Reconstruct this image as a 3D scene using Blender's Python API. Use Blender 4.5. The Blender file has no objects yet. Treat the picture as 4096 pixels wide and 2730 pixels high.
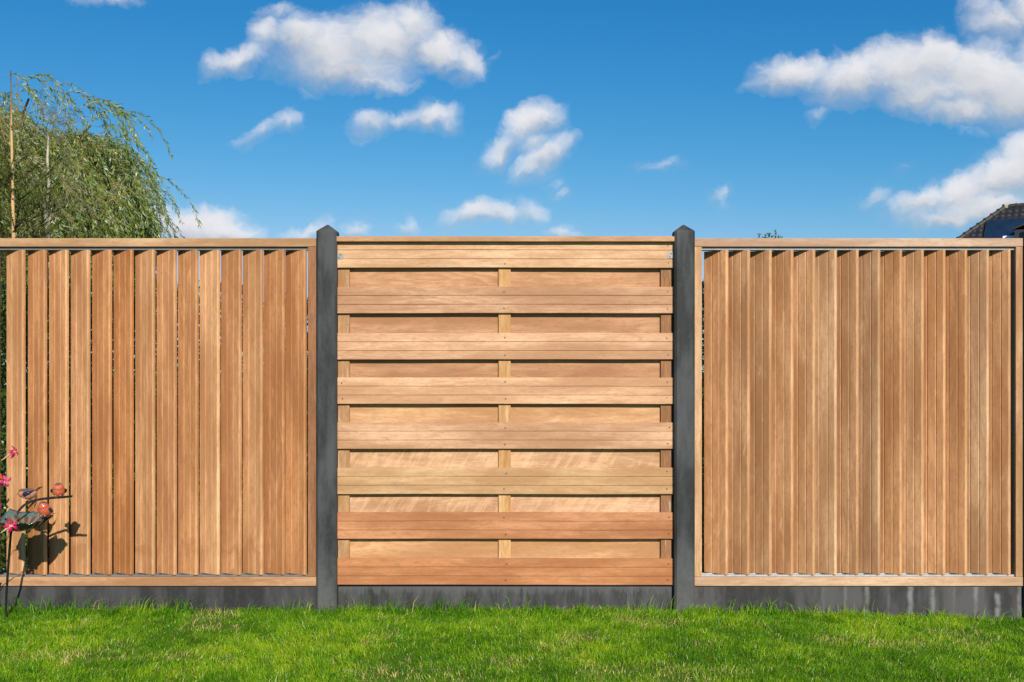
import bpy, math, random
import numpy as np
from mathutils import Vector, Matrix
rng = np.random.default_rng(7)
random.seed(7)
R = math.radians
scene = bpy.context.scene

# ------------------------------------------------------------------ camera
D, PXM, EYE = 5.5, 776.0, 1.23          # metres to the fence plane (y = 0), photo pixels per metre there, eye height
cam_d = bpy.data.cameras.new("camera")
cam = bpy.data.objects.new("camera", cam_d)
scene.collection.objects.link(cam)
cam.location = (0, -D, EYE)
cam.rotation_euler = (R(90), 0, 0)
cam_d.sensor_width = 36.0
cam_d.lens = 36.0 * PXM * D / 4096.0
cam_d.shift_y = 125.0 / 4096.0
cam_d.clip_start, cam_d.clip_end = 0.05, 3000
scene.camera = cam
scene.view_settings.view_transform = 'Standard'
scene.view_settings.look = 'None'
scene.view_settings.exposure = 0.4
scene.view_settings.gamma = 1.0

# ------------------------------------------------------------------ sun
SUN_EL, SUN_AZ = R(30.5), R(13.0)       # behind the camera, a little to its right
sdir = Vector((math.sin(SUN_AZ) * math.cos(SUN_EL), -math.cos(SUN_AZ) * math.cos(SUN_EL), math.sin(SUN_EL)))
sl = bpy.data.lights.new("sun", 'SUN')
sl.energy = 4.7
sl.angle = R(0.5)
sl.color = (1.0, 0.93, 0.82)
sun = bpy.data.objects.new("sun", sl)
sun.rotation_euler = sdir.to_track_quat('Z', 'Y').to_euler()
sun.location = sdir * 30
scene.collection.objects.link(sun)


# ------------------------------------------------------------------ node helper
class NT:
    def __init__(s, tree):
        s.t = tree
        s.t.nodes.clear()

    def n(s, kind, ins=None, **props):
        nd = s.t.nodes.new(kind)
        for k, v in props.items():
            setattr(nd, k, v)
        for k, v in (ins or {}).items():
            sock = nd.inputs[k]
            if hasattr(v, 'is_output'):
                s.t.links.new(v, sock)
            else:
                sock.default_value = v
        return nd

    def math(s, op, a, b=0.0, c=0.0, clamp=False):
        return s.n('ShaderNodeMath', {0: a, 1: b, 2: c}, operation=op, use_clamp=clamp).outputs[0]

    def vmath(s, op, a, b=(0, 0, 0), out=0):
        return s.n('ShaderNodeVectorMath', {0: a, 1: b}, operation=op).outputs[out]

    def mix(s, f, a, b, blend='MIX'):
        nd = s.n('ShaderNodeMix', None, data_type='RGBA', blend_type=blend)
        for i, v in ((0, f), (6, a), (7, b)):
            if hasattr(v, 'is_output'):
                s.t.links.new(v, nd.inputs[i])
            else:
                if i and len(v) == 3:
                    v = (*v, 1)
                nd.inputs[i].default_value = v
        return nd.outputs[2]

    def ss(s, v, lo, hi, a=0.0, b=1.0):
        return s.n('ShaderNodeMapRange', {0: v, 1: lo, 2: hi, 3: a, 4: b}, interpolation_type='SMOOTHSTEP').outputs[0]

    def noise(s, vec, scale, detail=4.0, rough=0.55, dist=0.0, out=0):
        return s.n('ShaderNodeTexNoise', {'Vector': vec, 'Scale': scale, 'Detail': detail, 'Roughness': rough, 'Distortion': dist}).outputs[out]


# ------------------------------------------------------------------ sky with clouds
world = bpy.data.worlds.new("World")
scene.world = world
world.use_nodes = True
w = NT(world.node_tree)
SKY = 0.1
sky = w.n('ShaderNodeTexSky', None, sky_type='NISHITA', sun_disc=False, sun_elevation=SUN_EL, sun_rotation=R(180) - SUN_AZ,
          altitude=0.0, air_density=1.0, dust_density=0.3, ozone_density=3.0)
F = 2452.0


def c2(px, py):      # photo pixel (2353 px wide view) -> direction plane (x/y, z/y), in hundredths of F
    return ((px - 1176.5) / F, (855.9 - py) / F)


clouds = [  # cx, cy, rx, ry, tilt, lift
    (760, 118, 150, 78, 0, 0), (880, 92, 135, 72, 0, 0), (950, 55, 60, 55, 0, 0), (690, 95, 75, 66, 0, 0), (620, 85, 42, 56, 20, -.1),
    (545, 142, 78, 28, 14, -.05), (490, 152, 30, 18, 0, -.1), (1000, 112, 85, 52, -20, 0), (1070, 148, 42, 46, -30, 0), (790, 160, 165, 42, 0, 0),
    (640, 30, 60, 24, 0, -.25), (850, 190, 110, 24, 0, -.15), (1040, 90, 50, 30, -40, -.2),
    (855, 282, 55, 30, 10, -.05), (925, 275, 60, 20, 0, -.1), (990, 262, 62, 30, 8, 0), (1030, 275, 26, 28, 0, -.05),
    (603, 297, 46, 20, 30, -.14), (657, 274, 34, 28, 0, -.14), (570, 316, 40, 12, 10, -.26),
    (1215, 292, 66, 38, 35, .05), (1245, 282, 44, 38, 0, 0.05), (1155, 342, 50, 24, 32, 0), (1250, 362, 82, 30, 32, 0), (1225, 335, 45, 30, 20, -0.05), (1215, 390, 48, 22, 0, -.12),
    (1300, 340, 28, 20, 45, -.15), (1280, 418, 16, 18, 60, -.28),
    (1090, 495, 72, 28, 8, .05), (1145, 498, 75, 24, 0, 0), (1218, 486, 36, 28, -20, -.1), (1050, 510, 45, 14, 0, -.1),
    (425, 522, 66, 40, 0, .35), (480, 530, 56, 38, 0, .5), (372, 515, 44, 38, 0, .2), (528, 543, 40, 24, 0, .45),
    (1820, 172, 90, 44, 5, 0), (1758, 190, 40, 20, 20, -.1), (1960, 188, 110, 62, 8, 0), (2080, 165, 110, 78, 0, .1), (2150, 138, 80, 62, 0, .15),
    (2250, 185, 140, 88, 0, .15), (2330, 215, 110, 78, 0, .15), (2120, 220, 120, 48, 0, 0), (2210, 258, 140, 36, 0, -.1), (2420, 180, 120, 110, 0, .1),
    (2300, 50, 96, 56, 0, -.28), (2380, 20, 110, 66, 0, -.22), (2250, 20, 50, 40, 0, -.3),
    (2310, 405, 115, 56, 32, .1), (2220, 445, 95, 46, 22, 0), (2120, 460, 85, 34, 14, -.05), (2010, 455, 36, 22, 20, -.18), (2180, 495, 130, 28, 0, -.12),
    (2370, 360, 80, 64, 20, .15), (2270, 480, 130, 40, 0, 0), (2420, 420, 120, 80, 0, .1), (2060, 480, 50, 22, -20, -.2),
    (1520, 378, 46, 12, 14, -.25), (1540, 370, 20, 14, 0, -.25), (1658, 452, 16, 32, -14, -.2), (1662, 475, 16, 14, 0, -.25),
    (1880, 265, 36, 18, 25, -.3), (2085, 385, 24, 12, 20, -.35), (930, 527, 30, 18, 10, -.12), (938, 518, 12, 16, 0, -.1),
    (700, 534, 60, 18, 14, -.02), (745, 518, 22, 20, 30, -.05), (818, 528, 32, 20, 0, -.05), (1292, 535, 32, 16, 0, 0), (1140, 130, 24, 12, 42, -.3),
    (240, 4, 120, 26, 0, -.52), (1290, 440, 30, 14, 40, -.4),
]
U = 50.0 / F                                              # one field unit: 50 photo pixels
g = bpy.data.node_groups.new("cloud_field", 'ShaderNodeTree')
g.interface.new_socket("P", in_out='INPUT', socket_type='NodeSocketVector')
g.interface.new_socket("D", in_out='OUTPUT', socket_type='NodeSocketFloat')
g.interface.new_socket("H", in_out='OUTPUT', socket_type='NodeSocketFloat')
gn = NT(g)
gi = gn.n('NodeGroupInput')
acc = num = den = None
for (cx, cy, rx, ry, tilt, lift) in clouds:
    ax, ay = c2(cx, cy)
    m_ = gn.n('ShaderNodeMapping', {'Vector': gi.outputs[0], 'Location': (ax, ay, 0), 'Rotation': (0, 0, R(tilt)),
                                    'Scale': (rx / F, ry / F, 1)}, vector_type='TEXTURE').outputs[0]
    r_ = gn.vmath('LENGTH', m_, out=1)
    k = (rx * ry) ** 0.5 / 50.0
    k = min(k, 1.3)
    f_ = gn.math('MULTIPLY_ADD', r_, -k, k + lift)
    acc = f_ if acc is None else gn.math('SMOOTH_MAX', acc, f_, 0.12)
    wt = gn.math('POWER', gn.math('MAXIMUM', gn.math('ADD', f_, 0.25), 0.0001), 2.0)      # how high in its own lobe a point lies
    hy = gn.vmath('DOT_PRODUCT', m_, (0.25, 1.0, 0.0), out=1)
    num = gn.math('MULTIPLY', hy, wt) if num is None else gn.math('MULTIPLY_ADD', hy, wt, num)
    den = wt if den is None else gn.math('ADD', den, wt)
gn.n('NodeGroupOutput', {0: acc, 1: gn.math('DIVIDE', num, den)})

tc = w.n('ShaderNodeTexCoord')
sep = w.n('ShaderNodeSeparateXYZ', {0: tc.outputs['Generated']})
dx, dy, dz = sep.outputs
yy = w.math('MAXIMUM', dy, 0.02)
pv = w.n('ShaderNodeCombineXYZ', {0: w.math('DIVIDE', dx, yy), 1: w.math('DIVIDE', dz, yy), 2: 0.0}).outputs[0]
# wind-torn edges: warp at three sizes
wp = pv
for sc_, am_ in ((16.0, 0.015), (52.0, 0.0075), (150.0, 0.0026)):
    nz = w.n('ShaderNodeTexNoise', {'Vector': wp, 'Scale': sc_, 'Detail': 3.0, 'Roughness': 0.6}).outputs[1]
    off = w.vmath('MULTIPLY', w.vmath('SUBTRACT', nz, (0.5, 0.5, 0.5)), (am_ * 2, am_ * 2, 0))
    wp = w.vmath('ADD', wp, off)


nd_ = w.t.nodes.new('ShaderNodeGroup')
nd_.node_tree = g
w.t.links.new(wp, nd_.inputs[0])
d0 = nd_.outputs[0]
high = w.math('MINIMUM', w.math('MAXIMUM', nd_.outputs[1], -1.2), 1.2)


stretch = w.vmath('MULTIPLY', wp, (1.0, 1.5, 1.0))
n1 = w.noise(stretch, 22.0, 7.0, 0.62)
n2 = w.noise(w.vmath('ADD', stretch, (3.1, 1.7, 0.4)), 70.0, 5.0, 0.6)
dd = w.math('ADD', d0, w.math('MULTIPLY', w.math('SUBTRACT', n1, 0.5), 1.20))
dd = w.math('ADD', dd, w.math('MULTIPLY', w.math('SUBTRACT', n2, 0.5), 0.28))
alpha = w.ss(dd, w.math('MULTIPLY_ADD', high, 0.10, -0.50), w.n('ShaderNodeMapRange', {0: high, 1: -0.6, 2: 0.6, 3: 1.45, 4: 0.80}).outputs[0])
front = w.ss(dy, 0.05, 0.2)
alpha = w.math('MULTIPLY', alpha, front)
# lit crowns, greyer bellies
hh_ = w.math('ADD', high, w.math('MULTIPLY', w.math('SUBTRACT', n1, 0.5), 1.15))
lit = w.ss(hh_, -0.85, 0.55)
core = w.ss(d0, 0.2, 1.2)
lit = w.math('SUBTRACT', lit, w.math('MULTIPLY', core, 0.15), clamp=True)
ccol = w.mix(lit, (0.36, 0.395, 0.45), (0.635, 0.635, 0.66))
# clear sky: Nishita, graded to the deep blue of the photograph
skyc = w.n('ShaderNodeVectorMath', {0: sky.outputs[0], 1: (SKY, SKY, SKY)}, operation='MULTIPLY').outputs[0]
sp = w.n('ShaderNodeSeparateColor', {0: skyc})
grade = w.n('ShaderNodeCombineColor', {
    0: w.math('MINIMUM', w.math('MULTIPLY', w.math('POWER', sp.outputs[0], 2.54), 1.75), 0.30),
    1: w.math('MINIMUM', w.math('MULTIPLY', w.math('POWER', sp.outputs[1], 1.15), 0.675), 0.47),
    2: w.math('MULTIPLY', w.math('POWER', sp.outputs[2], 0.79), 0.705)}).outputs[0]
final = w.mix(alpha, grade, ccol)
final = w.n('ShaderNodeVectorMath', {0: final, 1: (1 / SKY, 1 / SKY, 1 / SKY)}, operation='MULTIPLY').outputs[0]
bgn = w.n('ShaderNodeBackground', {'Color': final, 'Strength': SKY})
w.n('ShaderNodeOutputWorld', {0: bgn.outputs[0]})


# ------------------------------------------------------------------ object helpers
def P(px, py, y=0.0):
    """A point at distance y behind the fence plane, measured off the photograph (4096 px wide)."""
    s = (D + y) / D
    return Vector(((px - 2048) / PXM * s, y, EYE + (1490 - py) / PXM * s))


def X(px, y=0.0): return P(px, 0, y).x
def Z(py, y=0.0): return P(0, py, y).z


class MB:
    def __init__(s):
        s.v, s.f, s.c, s.m, s.n = [], [], [], [], 0

    def add(s, v, faces, col=None, mat=0):
        v = np.asarray(v, float).reshape(-1, 3)
        s.v.append(v)
        for f in (faces if isinstance(faces, list) and len(faces) and isinstance(faces[0], np.ndarray) and faces[0].ndim == 2 else [faces]):
            if isinstance(f, np.ndarray):
                s.f.append((f + s.n, mat))
            else:
                for q in f:
                    s.f.append((np.asarray([q]) + s.n, mat))
        c = np.ones((len(v), 4))
        if col is not None:
            c[:, :3] = col
        s.c.append(c)
        s.n += len(v)

    def build(s, name, mats, parent=None, smooth=False, loc=(0, 0, 0), rot=(0, 0, 0), tint=None, cols=False):
        me = bpy.data.meshes.new(name)
        v = np.concatenate(s.v)
        tot = np.concatenate([np.full(len(f), f.shape[1]) for f, _ in s.f])
        mi = np.concatenate([np.full(len(f), m) for f, m in s.f])
        lv = np.concatenate([f.ravel() for f, _ in s.f])
        st = np.concatenate([[0], np.cumsum(tot)[:-1]])
        me.vertices.add(len(v)); me.vertices.foreach_set('co', v.ravel().astype(np.float32))
        me.loops.add(len(lv)); me.loops.foreach_set('vertex_index', lv.astype(np.int32))
        me.polygons.add(len(tot))
        me.polygons.foreach_set('loop_start', st.astype(np.int32))
        me.polygons.foreach_set('loop_total', tot.astype(np.int32))
        me.polygons.foreach_set('material_index', mi.astype(np.int32))
        me.update(calc_edges=True)
        me.polygons.foreach_set('use_smooth', np.full(len(tot), smooth, bool))
        if cols:
            a = me.color_attributes.new('Col', 'FLOAT_COLOR', 'POINT')
            a.data.foreach_set('color', np.concatenate(s.c).ravel().astype(np.float32))
        for m in (mats if isinstance(mats, (list, tuple)) else [mats]):
            me.materials.append(m)
        return link(name, me, parent, loc, rot, tint)


def link(name, me, parent=None, loc=(0, 0, 0), rot=(0, 0, 0), tint=None):
    o = bpy.data.objects.new(name, me)
    scene.collection.objects.link(o)
    o.parent = parent
    o.location = loc
    o.rotation_euler = rot
    if tint:
        o.color = (*tint, 1)
    return o


def thing(name, label, cat, loc=(0, 0, 0), group=None):
    o = bpy.data.objects.new(name, None)
    scene.collection.objects.link(o)
    o.location = loc
    o.empty_display_size = 0.1
    return tag(o, label, cat, group)


def tag(o, label, cat, group=None, kind=None):
    o['label'] = label
    o['category'] = cat
    if group:
        o['group'] = group
    if kind:
        o['kind'] = kind
    return o


BOXF = np.array([[0, 3, 2, 1], [4, 5, 6, 7], [0, 1, 5, 4], [1, 2, 6, 5], [2, 3, 7, 6], [3, 0, 4, 7]])


def box(mb, lo, hi, bev=0.0, mat=0, col=None):
    (x0, y0, z0), (x1, y1, z1) = lo, hi
    if bev <= 0:
        mb.add([(x0, y0, z0), (x1, y0, z0), (x1, y1, z0), (x0, y1, z0), (x0, y0, z1), (x1, y0, z1), (x1, y1, z1), (x0, y1, z1)], BOXF, col, mat)
        return
    bm = bmesh_box(lo, hi, bev)
    mb.add(bm[0], bm[1], col, mat)


import bmesh


def bmesh_box(lo, hi, bev):
    bm = bmesh.new()
    bmesh.ops.create_cube(bm, size=1.0)
    for v in bm.verts:
        v.co = Vector([(lo[i] + hi[i]) / 2 + v.co[i] * (hi[i] - lo[i]) for i in range(3)])
    bmesh.ops.bevel(bm, geom=list(bm.edges), offset=bev, segments=2, profile=0.6, affect='EDGES')
    bm.verts.index_update()
    vs = [tuple(v.co) for v in bm.verts]
    fs = [[v.index for v in f.verts] for f in bm.faces]
    bm.free()
    return vs, fs


def prism(mb, prof, a0, a1, axis, segs=1, warp=None, mat=0):
    """Extrude a closed 2D profile along 'x' (profile = y,z) or 'z' (profile = x,y)."""
    prof = np.asarray(prof, float)
    n = len(prof)
    vs = []
    for t in np.linspace(a0, a1, segs + 1):
        d = warp(t) if warp else (0, 0)
        q = prof + np.asarray(d)
        if axis == 'x':
            vs.append(np.column_stack([np.full(n, t), q[:, 0], q[:, 1]]))
        else:
            vs.append(np.column_stack([q[:, 0], q[:, 1], np.full(n, t)]))
    fs = []
    i = np.arange(n)
    j = (i + 1) % n
    for s in range(segs):
        fs.append(np.column_stack([s * n + i, s * n + j, (s + 1) * n + j, (s + 1) * n + i]))
    mb.add(np.concatenate(vs), [np.concatenate(fs)], None, mat)
    base = mb.n - n * (segs + 1)
    mb.f.append((np.array([[base + k for k in range(n)][::-1]]), mat))
    mb.f.append((np.array([[base + segs * n + k for k in range(n)]]), mat))


def tube(mb, pts, rad, sides=6, col=None, mat=0, caps=True, squash=1.0):
    pts = np.asarray(pts, float)
    n = len(pts)
    rad = np.broadcast_to(np.asarray(rad, float), (n,))
    t = np.gradient(pts, axis=0)
    t /= np.linalg.norm(t, axis=1, keepdims=True) + 1e-9
    ov = pts[-1] - pts[0]
    ref = np.array([1.0, 0, 0]) if abs(ov[2]) > 0.7 * np.linalg.norm(ov) else np.array([0, 0, 1.0])
    a = np.cross(t, ref); a /= np.linalg.norm(a, axis=1, keepdims=True) + 1e-9
    b = np.cross(a, t)
    ang = np.linspace(0, 2 * np.pi, sides, endpoint=False)
    ring = pts[:, None] + rad[:, None, None] * (np.cos(ang)[None, :, None] * a[:, None] + squash * np.sin(ang)[None, :, None] * b[:, None])
    i = np.arange(sides); j = (i + 1) % sides
    fs = np.concatenate([np.column_stack([s * sides + i, s * sides + j, (s + 1) * sides + j, (s + 1) * sides + i]) for s in range(n - 1)])
    base = mb.n
    c = None
    if col is not None:
        col = np.asarray(col, float)
        c = col if col.ndim == 1 else np.repeat(col, sides, axis=0)
    mb.add(ring.reshape(-1, 3), [fs], c, mat)
    if caps and sides > 2:
        mb.f.append((np.array([[base + k for k in range(sides)]]), mat))
        mb.f.append((np.array([[base + (n - 1) * sides + k for k in range(sides)][::-1]]), mat))


def unit(v):
    return v / (np.linalg.norm(v, axis=-1, keepdims=True) + 1e-9)


def leaves(mb, pos, axis, length, width, col, fold=0.0, side=None, mat=0):
    """Many small pointed leaf faces: base, two sides, tip."""
    pos, axis = np.asarray(pos, float), unit(np.asarray(axis, float))
    n = len(pos)
    if side is None:
        side = rng.normal(size=(n, 3))
    side = unit(side - axis * np.sum(side * axis, 1, keepdims=True))
    L = np.broadcast_to(length, (n,))[:, None]
    W = np.broadcast_to(width, (n,))[:, None]
    nor = np.cross(axis, side)
    mid = pos + axis * L * 0.45
    v = np.stack([pos, mid + side * W / 2 + nor * W * fold, pos + axis * L, mid - side * W / 2 + nor * W * fold], 1)
    k = np.arange(n)[:, None] * 4
    if fold:
        f = np.concatenate([k + np.array([[0, 1, 2]]), k + np.array([[0, 2, 3]])])
    else:
        f = k + np.array([[0, 1, 2, 3]])
    mb.add(v.reshape(-1, 3), [f], np.repeat(np.broadcast_to(col, (n, 3)), 4, axis=0), mat)


def vnoise(x, y, s, seed=0):
    """Smooth value noise on numpy arrays, 0..1."""
    r = np.random.default_rng(seed).random((64, 64))
    u, v = np.asarray(x) / s + 1000, np.asarray(y) / s + 1000
    i, j = np.floor(u).astype(int), np.floor(v).astype(int)
    fu, fv = u - i, v - j
    fu, fv = fu * fu * (3 - 2 * fu), fv * fv * (3 - 2 * fv)
    g_ = lambda a, b: r[a % 64, b % 64]
    return (g_(i, j) * (1 - fu) + g_(i + 1, j) * fu) * (1 - fv) + (g_(i, j + 1) * (1 - fu) + g_(i + 1, j + 1) * fu) * fv


# ------------------------------------------------------------------ materials
def new_mat(name):
    m = bpy.data.materials.new(name)
    m.use_nodes = True
    return m, NT(m.node_tree)


def finish(nt, color, rough=0.6, spec=0.5, bump=None, bstr=0.2, bdist=0.002, metallic=0.0, coat=0.0):
    ins = {'Base Color': color, 'Roughness': rough, 'Specular IOR Level': spec, 'Metallic': metallic, 'Coat Weight': coat}
    if bump is not None:
        b = nt.n('ShaderNodeBump', {'Height': bump, 'Strength': bstr, 'Distance': bdist})
        ins['Normal'] = b.outputs[0]
    p = nt.n('ShaderNodeBsdfPrincipled', ins)
    nt.n('ShaderNodeOutputMaterial', {0: p.outputs[0]})
    return p


def wood(name, axis, weather=0.3, fleck=0.0, stain=0.0, resin=0.0, scuff=0.0, lift=1.0):
    """Hardwood with the grain along local 'x' or 'z'; the board's own tone is the object's colour."""
    m, t = new_mat(name)
    tco = t.n('ShaderNodeTexCoord')
    oi = t.n('ShaderNodeObjectInfo')
    rnd = oi.outputs['Random']
    offs = t.n('ShaderNodeCombineXYZ', {0: t.math('MULTIPLY', rnd, 37.0), 1: t.math('MULTIPLY', rnd, 91.0), 2: t.math('MULTIPLY', rnd, 53.0)}).outputs[0]
    p = t.vmath('ADD', tco.outputs['Object'], offs)
    s = lambda along, across: ((along, across, across) if axis == 'x' else (across, across, along))
    # figure: long rings bent by a slow noise
    bend = t.noise(t.vmath('MULTIPLY', p, s(1.1, 7.0)), 1.0, 2.0, 0.5)
    fine = t.noise(t.vmath('MULTIPLY', p, s(5.0, 120.0)), 1.0, 6.0, 0.75)
    mott = t.noise(t.vmath('MULTIPLY', p, s(16.0, 42.0)), 1.0, 5.0, 0.7)
    ringv = t.math('ADD', t.math('MULTIPLY', bend, 13.0), t.math('MULTIPLY', fine, 0.8))
    ring = t.math('FRACT', ringv)
    ring = t.ss(ring, 0.0, 0.85)
    figmask = t.ss(t.noise(t.vmath('MULTIPLY', p, s(0.7, 3.0)), 1.0, 2.0), 0.42, 0.66)
    pores = t.noise(t.vmath('MULTIPLY', p, s(30.0, 300.0)), 1.0, 3.0, 0.7)
    poreline = t.ss(pores, 0.52, 0.70)
    patch = t.noise(t.vmath('MULTIPLY', p, s(1.4, 9.0)), 1.0, 5.0, 0.6)
    grey = t.noise(t.vmath('MULTIPLY', p, s(2.6, 16.0)), 1.0, 6.0, 0.7)
    base = oi.outputs['Color']
    if lift != 1.0:
        base = t.mix(1.0, base, (lift, lift * 1.06, lift * 1.10), 'MULTIPLY')
    dark = t.mix(1.0, base, (0.60, 0.49, 0.40), 'MULTIPLY')
    pale = t.mix(1.0, base, (1.20, 1.24, 1.30), 'MULTIPLY')
    c = t.mix(t.ss(patch, 0.34, 0.68), dark, pale)
    c = t.mix(0.25, c, base)
    c = t.mix(t.math('MULTIPLY', t.math('MULTIPLY', ring, figmask), 0.50), c, dark)
    c = t.mix(t.math('MULTIPLY', t.ss(fine, 0.42, 0.70), 0.42), c, dark)
    c = t.mix(t.math('MULTIPLY', t.ss(mott, 0.44, 0.66), 0.35), c, dark)
    c = t.mix(t.math('MULTIPLY', poreline, 0.5), c, t.mix(1.0, base, (0.42, 0.33, 0.27), 'MULTIPLY'))
    c = t.mix(t.math('MULTIPLY', t.ss(grey, 0.56, 0.80), weather), c, (0.20, 0.16, 0.12))
    if fleck:                                  # ribbon figure across the grain
        rp = t.n('ShaderNodeMapping', {'Vector': p, 'Rotation': (0, R(58), 0)}).outputs[0]
        rib = t.noise(t.vmath('MULTIPLY', rp, (6.0, 20.0, 34.0)), 1.0, 4.0, 0.6, 0.6)
        rm = t.ss(rib, 0.46, 0.60)
        c = t.mix(t.math('MULTIPLY', rm, fleck), c, t.mix(1.0, base, (1.45, 1.45, 1.42), 'MULTIPLY'))
    if stain:                                  # water marks near the foot of the slat
        sz = t.n('ShaderNodeSeparateXYZ', {0: tco.outputs['Object']}).outputs[2]
        wob = t.noise(t.vmath('MULTIPLY', p, (9.0, 9.0, 5.0)), 1.0, 5.0, 0.65)
        e = t.math('SUBTRACT', sz, t.math('MULTIPLY', wob, 0.30))
        line = t.math('MULTIPLY', t.ss(e, 0.01, -0.015), t.ss(e, -0.10, -0.015))
        c = t.mix(t.math('MULTIPLY', t.math('MULTIPLY', line, t.ss(t.noise(p, 7.0, 2.0), 0.42, 0.62)), stain), c, t.mix(1.0, base, (0.60, 0.50, 0.40), 'MULTIPLY'))
        blot = t.ss(t.noise(t.vmath('MULTIPLY', p, (34.0, 34.0, 20.0)), 1.0, 4.0, 0.6), 0.58, 0.72)
        c = t.mix(t.math('MULTIPLY', t.math('MULTIPLY', blot, t.ss(sz, 0.22, 0.02)), stain * 0.5), c, (0.14, 0.10, 0.065))
    if scuff:                                  # pale rubbed marks
        sc_ = t.ss(t.noise(t.vmath('MULTIPLY', p, s(5.0, 26.0)), 1.0, 5.0, 0.65), 0.62, 0.74)
        c = t.mix(t.math('MULTIPLY', sc_, scuff), c, t.mix(1.0, base, (1.35, 1.5, 1.75), 'MULTIPLY'))
    if resin:                                  # golden run marks
        run = t.noise(t.vmath('MULTIPLY', p, (60.0, 60.0, 7.0)), 1.0, 4.0, 0.6)
        c = t.mix(t.math('MULTIPLY', t.ss(run, 0.50, 0.66), resin), c, (0.34, 0.15, 0.03))
        c = t.mix(t.math('MULTIPLY', t.ss(run, 0.44, 0.30), resin * 0.6), c, (0.62, 0.45, 0.30))
    h = t.math('ADD', t.math('MULTIPLY', pores, -1.0), t.math('MULTIPLY', fine, -0.6))
    finish(t, c, 0.62, 0.25, h, 0.30, 0.0012)
    return m


wood_slat = wood("hardwood_upright", 'z', 0.22, 0.0, 0.5, scuff=0.3)
wood_edge = wood("planed_edge", 'z', 0.05, lift=1.13)
wood_slat_r = wood("hardwood_upright_weathered", 'z', 0.30, 0.0, 0.3, scuff=0.55)
wood_board = wood("hardwood_board", 'x', 0.40)
wood_ribbon = wood("ribbon_figured_board", 'x', 0.2, 0.26)
wood_rail = wood("hardwood_rail", 'x', 0.5)
wood_stile = wood("hardwood_stile", 'z', 0.3, 0, 0.0, 0.30)
wood_batten = wood("hardwood_batten", 'z', 0.15, 0, 0.0, 0.75)


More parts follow.
